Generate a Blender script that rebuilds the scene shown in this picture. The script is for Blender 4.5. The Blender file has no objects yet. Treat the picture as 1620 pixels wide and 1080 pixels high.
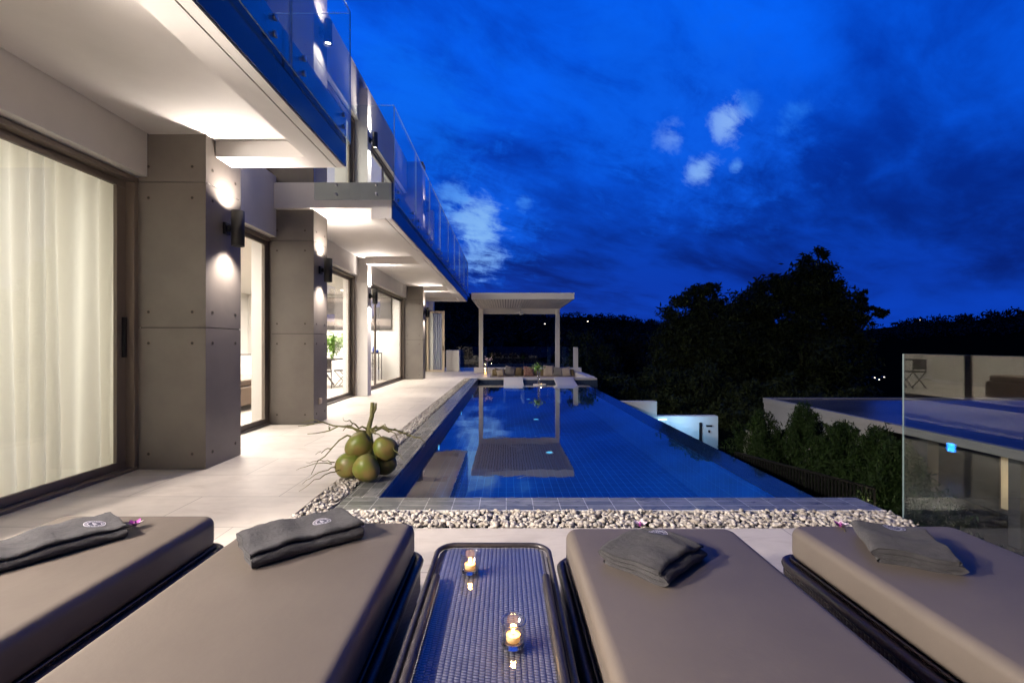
import bpy, bmesh, math, random
import numpy as np
from mathutils import Vector, Matrix
R = math.radians
random.seed(7); rng = np.random.default_rng(7)
sc = bpy.context.scene
COL = sc.collection

# ------------------------------------------------------------------ camera
cam = bpy.data.cameras.new('camera'); co = bpy.data.objects.new('camera', cam); COL.objects.link(co)
cam.lens = 16; cam.sensor_width = 36; cam.clip_start = 0.05; cam.clip_end = 5000
cam.shift_x = 0.0056; cam.shift_y = 0.0031
co.location = (0, 0, 1.2); co.rotation_euler = (R(90), 0, 0)
sc.camera = co
# ------------------------------------------------------------------ render settings
sc.render.engine = 'CYCLES'
sc.cycles.use_denoising = True
sc.cycles.max_bounces = 8; sc.cycles.diffuse_bounces = 4; sc.cycles.glossy_bounces = 4
sc.cycles.transmission_bounces = 6; sc.cycles.transparent_max_bounces = 24
sc.cycles.caustics_reflective = False; sc.cycles.caustics_refractive = False
sc.cycles.sample_clamp_indirect = 4.0
sc.view_settings.view_transform = 'Standard'; sc.view_settings.look = 'None'
sc.view_settings.gamma = 1; sc.view_settings.exposure = 0.0

# ------------------------------------------------------------------ node helper
class NT:
    def __init__(s, tree): s.t = tree; s.n = tree.nodes; s.l = tree.links
    def node(s, typ, **kw):
        n = s.n.new(typ)
        for k, v in kw.items(): setattr(n, k, v)
        return n
    def put(s, sock, v):
        if v is None: return
        if isinstance(v, bpy.types.NodeSocket): s.l.new(v, sock)
        else:
            if isinstance(v, (tuple, list)) and len(v) == 3 and sock.type == 'RGBA': v = (*v, 1)
            sock.default_value = v
    def math(s, op, a, b=None, c=None, clamp=False):
        n = s.node('ShaderNodeMath', operation=op, use_clamp=clamp)
        s.put(n.inputs[0], a); s.put(n.inputs[1], b)
        if c is not None: s.put(n.inputs[2], c)
        return n.outputs[0]
    def vmath(s, op, a, b=None, out=0):
        n = s.node('ShaderNodeVectorMath', operation=op)
        s.put(n.inputs[0], a)
        if b is not None: s.put(n.inputs[1], b)
        return n.outputs[out]
    def mixc(s, f, a, b, mode='MIX'):
        n = s.node('ShaderNodeMix', data_type='RGBA', blend_type=mode)
        s.put(n.inputs[0], f); s.put(n.inputs[6], a); s.put(n.inputs[7], b)
        return n.outputs[2]
    def noise(s, vec, scale, detail=4, rough=.5, dist=0, out=0):
        n = s.node('ShaderNodeTexNoise')
        if vec is not None: s.put(n.inputs['Vector'], vec)
        n.inputs['Scale'].default_value = scale; n.inputs['Detail'].default_value = detail
        n.inputs['Roughness'].default_value = rough; n.inputs['Distortion'].default_value = dist
        return n.outputs[out]
    def rng(s, v, a, b, c=0.0, d=1.0, smooth=True):
        n = s.node('ShaderNodeMapRange', interpolation_type='SMOOTHSTEP' if smooth else 'LINEAR')
        s.put(n.inputs[0], v); s.put(n.inputs[1], a); s.put(n.inputs[2], b); s.put(n.inputs[3], c); s.put(n.inputs[4], d)
        return n.outputs[0]
    def comb(s, x, y, z):
        n = s.node('ShaderNodeCombineXYZ'); s.put(n.inputs[0], x); s.put(n.inputs[1], y); s.put(n.inputs[2], z)
        return n.outputs[0]
    def sep(s, v):
        n = s.node('ShaderNodeSeparateXYZ'); s.put(n.inputs[0], v); return n.outputs
    def bump(s, h, strength=.3, dist=.01):
        n = s.node('ShaderNodeBump'); s.put(n.inputs['Height'], h)
        n.inputs['Strength'].default_value = strength; n.inputs['Distance'].default_value = dist
        return n.outputs[0]

# ------------------------------------------------------------------ sky (dusk, drifting cloud)
world = bpy.data.worlds.new('World'); sc.world = world; world.use_nodes = True
W = NT(world.node_tree); W.n.clear()
tc = W.node('ShaderNodeTexCoord').outputs['Generated']
dirn = W.vmath('NORMALIZE', tc)
dx, dy, dz = W.sep(dirn)
den = W.math('ADD', W.math('MAXIMUM', dz, 0.0), 0.16)
u = W.math('DIVIDE', dx, den); v = W.math('DIVIDE', dy, den)
# clouds drift along a diagonal: stretch one axis
ur = W.math('ADD', W.math('MULTIPLY', u, .80), W.math('MULTIPLY', v, .60))
vr = W.math('SUBTRACT', W.math('MULTIPLY', v, .80), W.math('MULTIPLY', u, .60))
P1 = W.comb(W.math('MULTIPLY', ur, .55), W.math('MULTIPLY', vr, 1.15), 3.1)
n1 = W.noise(P1, 1.15, 7, .52, .25)
n2 = W.noise(P1, 3.6, 8, .60, .35)
b = W.math('ADD', W.math('MULTIPLY', n1, .62), W.math('MULTIPLY', n2, .38))
bb = W.rng(b, .38, .62)
lo = W.rng(dz, 0.10, 0.58)
dark = W.mixc(lo, (0.000, .014, .18, 1), (0.000, .040, .45, 1))
lite = W.mixc(lo, (0.001, .040, .42, 1), (0.001, .125, .95, 1))
skyc = W.mixc(bb, dark, lite)
# clear strip above the hills
strip = W.math('MULTIPLY', W.rng(dz, .115, .06), W.rng(dz, -.02, .02))
strip = W.math('MULTIPLY', strip, W.rng(n1, .30, .55, .35, 1))
skyc = W.mixc(W.math('MULTIPLY', strip, .75), skyc, (0.001, .052, .52, 1))
# gaps with brighter cloud behind, in fixed directions of the sky
nb = W.math('ADD', W.math('MULTIPLY', W.noise(P1, 7.5, 8, .64, .5), .55), W.math('MULTIPLY', W.noise(W.vmath('ADD', dirn, (.37, .1, .2)), 19, 8, .66, .4), .45))
def gap(px, py, r0, r1, t0, t1, colour, k):
    global skyc
    d = Vector((px-801, 720, 545-py)).normalized()
    dd = W.vmath('DISTANCE', dirn, tuple(d), out=1)
    m = W.rng(dd, r1, r0)
    g = W.math('ADD', nb, W.math('MULTIPLY', m, .30))
    g = W.math('MULTIPLY', W.rng(g, t0, t1), W.rng(dd, r1, r1*.8))
    skyc = W.mixc(W.math('MULTIPLY', g, k), skyc, colour)
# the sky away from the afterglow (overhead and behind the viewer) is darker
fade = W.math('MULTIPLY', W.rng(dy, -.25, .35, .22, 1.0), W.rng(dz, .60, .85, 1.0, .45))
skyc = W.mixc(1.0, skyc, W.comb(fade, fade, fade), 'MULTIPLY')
gap(770, 350, .01, .19, .52, .85, (.003, .115, .82), .85)
gap(765, 395, .01, .095, .60, .86, (.20, .43, .88), .9)
gap(748, 350, .01, .10, .60, .86, (.22, .47, .90), .9)
gap(715, 310, .01, .07, .62, .88, (.10, .34, .88), .85)
gap(1120, 210, .01, .26, .52, .86, (.003, .105, .78), .85)
gap(1150, 190, .005, .070, .63, .85, (.27, .49, .92), .95)
gap(1185, 165, .005, .05, .62, .90, (.04, .24, .88), .6)
gap(1060, 212, .003, .060, .60, .92, (.22, .44, .90), .9)
gap(1108, 272, .003, .055, .60, .90, (.26, .50, .93), .9)
gap(1255, 185, .003, .050, .62, .92, (.02, .20, .85), .7)
gap(1165, 265, .003, .024, .62, .90, (.10, .32, .88), .8)
gap(830, 322, .002, .035, .62, .88, (.05, .26, .88), .6)
gap(650, 190, .02, .24, .53, .84, (.002, .15, .90), .6)
gap(1010, 130, .02, .30, .55, .84, (.002, .12, .84), .5)
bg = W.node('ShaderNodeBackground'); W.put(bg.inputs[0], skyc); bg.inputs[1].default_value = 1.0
# physical sky far below its daytime level, for the last glow
nish = W.node('ShaderNodeTexSky', sky_type='NISHITA', sun_disc=False)
nish.sun_elevation = R(1.0); nish.sun_rotation = R(-40)
bg2 = W.node('ShaderNodeBackground'); W.put(bg2.inputs[0], nish.outputs[0]); bg2.inputs[1].default_value = 0.002
ad = W.node('ShaderNodeAddShader'); W.l.new(bg.outputs[0], ad.inputs[0]); W.l.new(bg2.outputs[0], ad.inputs[1])
wo = W.node('ShaderNodeOutputWorld'); W.l.new(ad.outputs[0], wo.inputs[0])

# ------------------------------------------------------------------ materials
def mat(name, col, rough=.5, metal=0., var=.0, vscale=3., col2=None, bump=0., bscale=60., bdist=.004,
        coat=0., spec=.5, sheen=0., trans=0., emit=None, estr=0., island=0.):
    m = bpy.data.materials.new(name); m.use_nodes = True
    t = NT(m.node_tree); t.n.clear()
    o = t.node('ShaderNodeOutputMaterial'); p = t.node('ShaderNodeBsdfPrincipled')
    t.l.new(p.outputs[0], o.inputs[0])
    pos = t.node('ShaderNodeTexCoord').outputs['Object']
    c = (*col, 1)
    if var > 0 or col2:
        c2 = (*(col2 or tuple(x*(1-var) for x in col)), 1)
        c = t.mixc(t.rng(t.noise(pos, vscale, 6, .6), .35, .68), (*col, 1), c2)
    if island > 0:
        ri = t.node('ShaderNodeNewGeometry').outputs['Random Per Island']
        c = t.mixc(1.0, c, t.mixc(ri, (1-island,)*3, (1+island*.6,)*3), 'MULTIPLY')
    t.put(p.inputs['Base Color'], c)
    p.inputs['Roughness'].default_value = rough; p.inputs['Metallic'].default_value = metal
    p.inputs['Specular IOR Level'].default_value = spec
    p.inputs['Coat Weight'].default_value = coat; p.inputs['Sheen Weight'].default_value = sheen
    if bump > 0:
        t.l.new(t.bump(t.noise(pos, bscale, 5, .6), bump, bdist), p.inputs['Normal'])
    if emit:
        p.inputs['Emission Color'].default_value = (*emit, 1); p.inputs['Emission Strength'].default_value = estr
    return m

def mat_glass(name, tint=(.97, .985, .98), f0=.04, rough=0.0, bump=None, power=5.0):
    m = bpy.data.materials.new(name); m.use_nodes = True
    t = NT(m.node_tree); t.n.clear()
    o = t.node('ShaderNodeOutputMaterial')
    g = t.node('ShaderNodeNewGeometry')
    d = t.math('ABSOLUTE', t.vmath('DOT_PRODUCT', g.outputs['Normal'], g.outputs['Incoming'], out=1))
    f = t.math('ADD', t.math('MULTIPLY', t.math('POWER', t.math('SUBTRACT', 1.0, d, clamp=True), power), 1-f0), f0, clamp=True)
    tr = t.node('ShaderNodeBsdfTransparent'); tr.inputs[0].default_value = (*tint, 1)
    gl = t.node('ShaderNodeBsdfGlossy'); gl.inputs['Roughness'].default_value = rough; gl.inputs[0].default_value = (1, 1, 1, 1)
    if bump:
        pos = t.node('ShaderNodeTexCoord').outputs['Object']
        t.l.new(t.bump(t.noise(pos, bump[0], 3, .5), bump[1], bump[2]), gl.inputs['Normal'])
    mx = t.node('ShaderNodeMixShader'); t.put(mx.inputs[0], f)
    t.l.new(tr.outputs[0], mx.inputs[1]); t.l.new(gl.outputs[0], mx.inputs[2]); t.l.new(mx.outputs[0], o.inputs[0])
    return m

def mat_emit(name, col, s):
    m = bpy.data.materials.new(name); m.use_nodes = True
    t = NT(m.node_tree); t.n.clear()
    o = t.node('ShaderNodeOutputMaterial'); e = t.node('ShaderNodeEmission')
    e.inputs[0].default_value = (*col, 1); e.inputs[1].default_value = s
    t.l.new(e.outputs[0], o.inputs[0]); return m

def mat_tiles(name, c1, c2, grout, bw, rh, mortar=.004, rough=.35, offset=.5, axes='xy', veins=0., bump=.25, spec=.5,
              vein_col=(.3, .27, .23), rvar=.0, vsc=2.2):
    """tiles laid in the object's own metres; axes picks the two directions the tiles run in"""
    m = bpy.data.materials.new(name); m.use_nodes = True
    t = NT(m.node_tree); t.n.clear()
    o = t.node('ShaderNodeOutputMaterial'); p = t.node('ShaderNodeBsdfPrincipled'); t.l.new(p.outputs[0], o.inputs[0])
    pos = t.node('ShaderNodeTexCoord').outputs['Object']
    s = dict(zip('xyz', t.sep(pos)))
    vec = t.comb(s[axes[0]], s[axes[1]], 0.0)
    br = t.node('ShaderNodeTexBrick', offset=offset, squash=1.0)
    t.put(br.inputs['Vector'], vec)
    for k, val in (('Color1', c1), ('Color2', c2), ('Mortar', grout)): br.inputs[k].default_value = (*val, 1)
    br.inputs['Scale'].default_value = 1.0; br.inputs['Mortar Size'].default_value = mortar
    br.inputs['Mortar Smooth'].default_value = .1
    br.inputs['Brick Width'].default_value = bw; br.inputs['Row Height'].default_value = rh
    c = br.outputs['Color']
    nz = t.noise(pos, 5, 6, .6)
    if veins > 0:
        st = t.comb(t.math('MULTIPLY', s[axes[0]], 1.0), t.math('MULTIPLY', s[axes[1]], 4.0), 0.0)
        vn = t.noise(st, vsc, 8, .62, .9)
        c = t.mixc(t.math('MULTIPLY', t.rng(vn, .48, .75), veins), c, vein_col)
    c = t.mixc(t.rng(nz, .3, .7, 0, .35), c, (*[x*.62 for x in c1], 1))
    t.put(p.inputs['Base Color'], c)
    t.put(p.inputs['Roughness'], t.math('ADD', rough, t.math('MULTIPLY', t.math('SUBTRACT', nz, .5), rvar)))
    p.inputs['Specular IOR Level'].default_value = spec
    h = t.math('SUBTRACT', t.math('MULTIPLY', t.noise(pos, 40, 4, .6), .25), br.outputs['Fac'])
    t.l.new(t.bump(h, bump, .003), p.inputs['Normal'])
    return m

def mat_weave(name, col, fu, fv, rough=.4, axes='xy', depth=.004, coat=0.):
    m = bpy.data.materials.new(name); m.use_nodes = True
    t = NT(m.node_tree); t.n.clear()
    o = t.node('ShaderNodeOutputMaterial'); p = t.node('ShaderNodeBsdfPrincipled'); t.l.new(p.outputs[0], o.inputs[0])
    pos = t.node('ShaderNodeTexCoord').outputs['Object']
    s = dict(zip('xyz', t.sep(pos)))
    a = t.math('MULTIPLY', s[axes[0]], fu); b2 = t.math('MULTIPLY', s[axes[1]], fv)
    fa, fb = t.math('FLOOR', a), t.math('FLOOR', b2)
    b2 = t.math('ADD', b2, t.math('MULTIPLY', .5, t.math('ABSOLUTE', t.math('MODULO', fa, 2.0))))
    b2 = t.math('ADD', b2, t.math('MULTIPLY', t.math('SUBTRACT', t.noise(pos, 14, 2, .5), .5), .6))
    fb = t.math('FLOOR', b2)
    par = t.noise(t.comb(fa, fb, 0.0), 3.7, 0)
    sa = t.math('ABSOLUTE', t.math('SINE', t.math('MULTIPLY', a, math.pi)))
    sb = t.math('ABSOLUTE', t.math('SINE', t.math('MULTIPLY', b2, math.pi)))
    h1 = t.math('MULTIPLY', t.math('POWER', sa, .45), t.math('POWER', sb, .7))
    h = t.math('MULTIPLY', h1, t.math('ADD', .45, t.math('MULTIPLY', par, .55)))
    nz = t.noise(pos, 9, 4, .6)
    dk = tuple(x*.25 for x in col)
    c = t.mixc(t.rng(h, .05, .6), (*dk, 1), t.mixc(nz, (*[x*.7 for x in col], 1), (*[x*1.25 for x in col], 1)))
    t.put(p.inputs['Base Color'], c); p.inputs['Roughness'].default_value = rough
    p.inputs['Coat Weight'].default_value = coat; p.inputs['Coat Roughness'].default_value = .1
    t.l.new(t.bump(h, .9, depth), p.inputs['Normal'])
    return m

M = {}
M['plaster'] = mat('white plaster', (.84, .80, .76), .6, var=.06, vscale=1.5, bump=.06, bscale=90)
M['plaster2'] = mat('interior paint', (.82, .80, .77), .6)
M['panel'] = mat('taupe cladding panel', (.155, .137, .121), .42, var=.16, vscale=2.2, bump=.05, bscale=25, spec=.45)
M['seam'] = mat('seam shadow gap', (.03, .026, .022), .8)
M['bronze'] = mat('bronze aluminium', (.13, .103, .082), .40)
M['black'] = mat('black metal', (.006, .006, .007), .45, spec=.3)
M['fence_black'] = mat('matt black fence paint', (.004, .004, .004), .9, spec=.1)
M['glass'] = mat_glass('window glass')
M['glass_edge'] = mat('polished glass edge', (.45, .56, .58), .25)
M['rail_glass'] = mat_glass('railing glass', (.94, .975, .965), .045)
M['fence_glass'] = mat_glass('fence glass', (.90, .95, .94), .065)
M['clear'] = mat_glass('clear tumbler glass', (.97, .97, .97), .10)
M['fascia'] = mat('fascia with painted sky blue', (.025, .045, .085), .12)  # the sky's blue on the white fascia, put into the colour
M['steel'] = mat('brushed steel', (.6, .6, .62), .28, metal=1.)
M['deck'] = mat_tiles('travertine deck', (.60, .545, .48), (.555, .505, .445), (.27, .24, .21), 1.2, .6, .004, .5, veins=.6,
                      bump=.15, vein_col=(.40, .345, .29), offset=.5)
M['floor_in'] = mat_tiles('pale interior floor', (.66, .60, .52), (.62, .56, .49), (.45, .40, .34), 1.2, .6, .003, .3, veins=.2,
                          vein_col=(.50, .44, .36), bump=.05)
M['coping'] = mat_tiles('green grey coping stone', (.11, .12, .12), (.21, .215, .205), (.46, .46, .46), .20, .103, .0032, .12, offset=0.,
                        veins=.9, vein_col=(.028, .036, .04), bump=.5, rvar=.25, vsc=7.)
M['coping_y'] = mat_tiles('green grey coping stone lengthwise', (.14, .145, .14), (.24, .24, .23), (.42, .41, .39), .20, .103, .003,
                          .2, offset=0., axes='yx', veins=.9, vein_col=(.05, .055, .055), bump=.5, rvar=.25, vsc=6.)
M['pooltile'] = mat_tiles('blue pool tile floor', (.001, .010, .048), (.004, .020, .085), (.08, .22, .38), .2, .1, .0045, .4, offset=0., axes='yx', bump=.2, veins=.3, vein_col=(.01,.05,.22))
M['pooltile_w'] = mat_tiles('blue pool tile wall', (.003, .030, .115), (.007, .048, .16), (.05, .14, .32), .1, .2, .003, .4, offset=0., axes='yz', bump=.2, veins=.3, vein_col=(.01,.06,.25))
M['navytile_y'] = mat_tiles('navy pool tile side wall', (.004, .018, .06), (.008, .028, .085), (.02, .05, .12), .1, .2, .003, .3, offset=0., axes='yz', bump=.2)
M['pooltile_x'] = mat_tiles('navy pool tile end wall', (.010, .024, .06), (.02, .035, .075), (.05, .07, .11), .1, .2, .003, .4, offset=0., axes='xz', bump=.2)
M['edge'] = mat_tiles('wet edge tile', (.006, .020, .06), (.010, .032, .09), (.03, .08, .16), .2, .1, .003, .05, offset=0., axes='yx', bump=.3)
M['water'] = mat_glass('pool water', (.60, .82, .97), .02, .006, bump=(2.6, .06, .02), power=3.3)
M['pebble'] = mat('white river pebble', (.52, .485, .44), .6, col2=(.36, .315, .265), vscale=14, island=.42, bump=.1, bscale=60)
M['strip'] = mat('pale stone strip', (.6, .58, .55), .5)
M['cushion'] = mat('taupe vinyl cushion', (.112, .094, .080), .50, var=.12, vscale=2.2, bump=.16, bscale=7, bdist=.012, spec=.4)
M['rattan'] = mat_weave('dark brown rattan', (.05, .032, .028), 60, 60, .42, 'yz')
M['rattan_rail'] = mat('dark rattan rail', (.055, .034, .030), .36, var=.4, vscale=30, bump=.5, bscale=120)
M['weave'] = mat_weave('grey wicker table top', (.19, .18, .21), 62, 95, .45, 'xy', .006)
M['tray'] = mat('wicker tray rim', (.035, .030, .034), .32, var=.3, vscale=40, bump=.4, bscale=150)
M['towel'] = mat('grey terry cloth', (.042, .040, .045), .95, col2=(.026, .025, .029), vscale=30, bump=1., bscale=420, bdist=.006, sheen=.08)
M['thread'] = mat('white embroidery thread', (.62, .60, .66), .6, bump=.8, bscale=400, bdist=.002)
M['thread_dk'] = mat('navy embroidery thread', (.03, .03, .06), .7)
M['petal_w'] = mat('white orchid petal', (.70, .55, .62), .5)
M['petal_p'] = mat('purple orchid petal', (.25, .03, .22), .5)
M['wax'] = mat('tealight wax with painted glow', (.85, .62, .25), .5, emit=(1, .50, .12), estr=3.5)  # emission stands in for flame light glowing in the wax
M['tin'] = mat('tealight cup with painted glow', (.8, .6, .3), .4, emit=(1, .42, .08), estr=.7)  # flame light showing through the cup, put in as emission
M['flame'] = mat_emit('candle flame', (1, .62, .22), 22)
M['glassbase'] = None
M['coconut'] = mat('green coconut husk', (.12, .165, .018), .42, col2=(.20, .135, .045), vscale=6, bump=.15, bscale=30)
M['twig'] = mat('green brown palm twig', (.10, .085, .03), .6, col2=(.16, .16, .04), vscale=20)
M['white_metal'] = mat('white painted metal', (.72, .69, .64), .45)
M['slat'] = mat('white ceiling slats', (.66, .61, .55), .55)
M['slatgap'] = mat('slat groove', (.05, .045, .04), .8)
M['fabric_beige'] = mat('beige fabric', (.50, .42, .34), .9, var=.1, vscale=12, bump=.4, bscale=250)
M['fabric_grey'] = mat('grey fabric', (.27, .25, .24), .9, bump=.4, bscale=250)
M['fabric_olive'] = mat('olive fabric', (.22, .17, .09), .9, bump=.4, bscale=250)
M['sofa'] = mat('brown sofa fabric', (.22, .165, .125), .9, bump=.4, bscale=200)
M['darkwood'] = mat('dark stained wood', (.028, .022, .02), .45)
M['blue_glaze'] = mat('blue glazed pottery', (.01, .06, .42), .2)
M['potleaf'] = mat('houseplant leaf', (.16, .30, .05), .5, island=.4)
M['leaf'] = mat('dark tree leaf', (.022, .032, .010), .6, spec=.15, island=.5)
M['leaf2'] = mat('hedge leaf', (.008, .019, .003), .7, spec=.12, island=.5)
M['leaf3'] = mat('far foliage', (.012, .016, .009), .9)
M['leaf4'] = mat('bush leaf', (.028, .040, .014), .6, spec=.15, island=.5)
M['bark'] = mat('bark', (.06, .045, .035), .9, bump=.6, bscale=20)
M['soil'] = mat('dark grassy ground', (.007, .009, .005), .95, col2=(.004, .005, .003), vscale=.6, spec=0., bump=.5, bscale=8, bdist=.05)
M['grass'] = mat('lawn blade', (.045, .065, .022), .7, island=.5)
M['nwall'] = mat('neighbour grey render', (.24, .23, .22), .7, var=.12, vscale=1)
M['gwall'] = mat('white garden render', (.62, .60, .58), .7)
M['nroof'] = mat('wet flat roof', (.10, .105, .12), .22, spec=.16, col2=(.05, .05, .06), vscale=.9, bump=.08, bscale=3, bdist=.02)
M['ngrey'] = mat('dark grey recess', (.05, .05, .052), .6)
M['nlit'] = mat('lit window blind', (.5, .42, .32), .8, emit=(1, .72, .45), estr=.10)
M['lampface'] = mat_emit('lamp face', (1, .86, .68), 14)
M['poollamp'] = mat_emit('underwater lamp', (.2, .7, 1), 2.0)
M['cyanlamp'] = mat_emit('cool lamp', (.45, .85, 1), 3)
M['farlamp'] = mat_emit('far lamp', (1, .85, .65), 5)
M['switch'] = mat('beige socket cover', (.55, .45, .33), .4)

def mat_curtain():
    m = bpy.data.materials.new('sheer curtain'); m.use_nodes = True
    t = NT(m.node_tree); t.n.clear()
    o = t.node('ShaderNodeOutputMaterial')
    d = t.node('ShaderNodeBsdfDiffuse'); d.inputs[0].default_value = (.74, .72, .66, 1)
    tl = t.node('ShaderNodeBsdfTranslucent'); tl.inputs[0].default_value = (.76, .74, .66, 1)
    mx = t.node('ShaderNodeMixShader'); mx.inputs[0].default_value = .5
    t.l.new(d.outputs[0], mx.inputs[1]); t.l.new(tl.outputs[0], mx.inputs[2])
    t.l.new(mx.outputs[0], o.inputs[0]); return m
M['curtain'] = mat_curtain()
def mat_art():
    m = bpy.data.materials.new('dark leaf print'); m.use_nodes = True
    t = NT(m.node_tree); t.n.clear()
    o = t.node('ShaderNodeOutputMaterial'); p = t.node('ShaderNodeBsdfPrincipled'); t.l.new(p.outputs[0], o.inputs[0])
    pos = t.node('ShaderNodeTexCoord').outputs['Object']
    w = t.node('ShaderNodeTexWave', wave_type='RINGS'); w.inputs['Scale'].default_value = .35; w.inputs['Distortion'].default_value = 9; w.inputs['Detail Scale'].default_value = .6
    t.put(w.inputs['Vector'], pos)
    c = t.mixc(t.rng(w.outputs['Fac'], .55, .9), (.035, .03, .03, 1), (.20, .17, .155, 1))
    t.put(p.inputs['Base Color'], c); p.inputs['Roughness'].default_value = .5
    return m
M['art'] = mat_art()

# ------------------------------------------------------------------ object helpers
def tag(o, label=None, cat=None, group=None, kind=None):
    if label: o['label'] = label
    if cat: o['category'] = cat
    if group: o['group'] = group
    if kind: o['kind'] = kind
    return o
def thing(name, label, cat, loc=(0, 0, 0), rz=0, group=None):
    o = bpy.data.objects.new(name, None); COL.objects.link(o); o.location = loc; o.rotation_euler = (0, 0, rz)
    o.empty_display_size = .1
    return tag(o, label, cat, group)
def copy_tree(o, parent=None):
    c = o.copy(); COL.objects.link(c)
    if parent is not None: c.parent = parent
    for ch in list(o.children): copy_tree(ch, c)
    return c

def pane_box(x0, x1, y0, y1, z0, z1):
    m = MB().box(x0, x1, y0, y1, z0, z1); dims = [x1-x0, y1-y0, z1-z0]; k = dims.index(min(dims))
    face_axis = [2, 2, 1, 0, 1, 0]
    m.mi = [0 if a == k else 1 for a in face_axis]; return m
class MB:
    def __init__(s): s.v = []; s.f = []; s.mi = []; s.sm = []
    def add(s, vs, fs, mi=0, smooth=False):
        k = len(s.v); s.v += [tuple(p) for p in vs]
        for f in fs: s.f.append(tuple(i+k for i in f)); s.mi.append(mi); s.sm.append(smooth)
        return s
    def box(s, x0, x1, y0, y1, z0, z1, mi=0):
        vs = [(x0, y0, z0), (x1, y0, z0), (x1, y1, z0), (x0, y1, z0), (x0, y0, z1), (x1, y0, z1), (x1, y1, z1), (x0, y1, z1)]
        return s.add(vs, [(0, 3, 2, 1), (4, 5, 6, 7), (0, 1, 5, 4), (1, 2, 6, 5), (2, 3, 7, 6), (3, 0, 4, 7)], mi)
    def tube(s, pts, r, n=10, mi=0, caps=True, smooth=True):
        pts = [Vector(p) for p in pts]; rs = r if isinstance(r, (list, tuple)) else [r]*len(pts)
        vs = []; up = Vector((0, 0, 1))
        prev = None
        for i, p in enumerate(pts):
            d = (pts[min(i+1, len(pts)-1)] - pts[max(i-1, 0)]).normalized()
            if prev is None:
                a = up if abs(d.z) < .9 else Vector((1, 0, 0)); sx = d.cross(a).normalized()
            else: sx = (prev - d*prev.dot(d)).normalized()
            prev = sx; sy = d.cross(sx)
            for k in range(n):
                an = 2*math.pi*k/n; vs.append(p + (sx*math.cos(an) + sy*math.sin(an))*rs[i])
        fs = []
        for i in range(len(pts)-1):
            for k in range(n):
                a, b2 = i*n+k, i*n+(k+1) % n; fs.append((a, b2, b2+n, a+n))
        s.add(vs, fs, mi, smooth)
        if caps:
            m = len(s.v)-len(vs)
            s.f.append(tuple(m+k for k in range(n))[::-1]); s.mi.append(mi); s.sm.append(False)
            s.f.append(tuple(m+len(vs)-n+k for k in range(n))); s.mi.append(mi); s.sm.append(False)
        return s
    def lathe(s, prof, c=(0, 0, 0), n=32, mi=0, smooth=True):
        vs = []
        for (r, z) in prof:
            for k in range(n):
                a = 2*math.pi*k/n; vs.append((c[0]+r*math.cos(a), c[1]+r*math.sin(a), c[2]+z))
        fs = []
        for i in range(len(prof)-1):
            for k in range(n):
                a, b2 = i*n+k, i*n+(k+1) % n; fs.append((a, b2, b2+n, a+n))
        return s.add(vs, fs, mi, smooth)
    def build(s, name, mats, parent=None, loc=(0, 0, 0), rz=0, bevel=0., seg=2, label=None):
        me = bpy.data.meshes.new(name); me.from_pydata(s.v, [], s.f)
        if not isinstance(mats, (list, tuple)): mats = [mats]
        for m in mats: me.materials.append(M[m] if isinstance(m, str) else m)
        me.polygons.foreach_set('material_index', s.mi)
        me.polygons.foreach_set('use_smooth', s.sm); me.update()
        o = bpy.data.objects.new(name, me); COL.objects.link(o); o.location = loc; o.rotation_euler = (0, 0, rz)
        if parent: o.parent = parent
        if bevel > 0:
            bv = o.modifiers.new('bevel', 'BEVEL'); bv.width = bevel; bv.segments = seg; bv.limit_method = 'ANGLE'; bv.angle_limit = R(40)
        if label: o['label'] = label
        return o
def np_mesh(name, V, F, mats, parent=None, loc=(0, 0, 0), smooth=False):
    V = np.asarray(V, dtype=np.float32).reshape(-1, 3); F = np.asarray(F, dtype=np.int32); k = F.shape[1]
    me = bpy.data.meshes.new(name)
    me.vertices.add(len(V)); me.vertices.foreach_set('co', V.ravel())
    me.loops.add(F.size); me.loops.foreach_set('vertex_index', F.ravel())
    me.polygons.add(len(F)); me.polygons.foreach_set('loop_start', np.arange(0, F.size, k, dtype=np.int32))
    me.polygons.foreach_set('loop_total', np.full(len(F), k, dtype=np.int32))
    me.polygons.foreach_set('use_smooth', np.full(len(F), smooth)); me.update(calc_edges=True)
    me.materials.append(M[mats])
    o = bpy.data.objects.new(name, me); COL.objects.link(o); o.location = loc
    if parent: o.parent = parent
    return o
def struct(o): o['kind'] = 'structure'; return o
def light(kind, name, loc, power, colour, parent=None, rot=None, size=None, spot=None, blend=.3, size_y=None, radius=None, cast=True):
    l = bpy.data.lights.new(name, kind); l.energy = power; l.color = colour
    if kind == 'SPOT': l.spot_size = spot; l.spot_blend = blend; l.shadow_soft_size = radius or .02
    if kind == 'POINT': l.shadow_soft_size = radius or .03
    if kind == 'AREA':
        l.size = size
        if size_y: l.shape = 'RECTANGLE'; l.size_y = size_y
    o = bpy.data.objects.new(name, l); COL.objects.link(o); o.location = loc
    if rot: o.rotation_euler = rot
    if parent: o.parent = parent
    return o
def leaf_quads(C, size, stretch=1.6, up=0.0):
    """one small leaf quad round each centre"""
    n = len(C); a = rng.normal(size=(n, 3)); a[:, 2] += up; a /= np.linalg.norm(a, axis=1)[:, None]
    b2 = rng.normal(size=(n, 3)); b2 -= a*(a*b2).sum(1)[:, None]; b2 /= np.linalg.norm(b2, axis=1)[:, None]
    sz = size*rng.uniform(.6, 1.4, (n, 1)); A = a*sz*stretch; B = b2*sz*.5
    V = np.stack([C-A, C+B, C+A, C-B], 1).reshape(-1, 3); F = np.arange(4*n).reshape(n, 4)
    return V, F
WARM = (1.0, .88, .79); WARM2 = (1.0, .885, .79)

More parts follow.
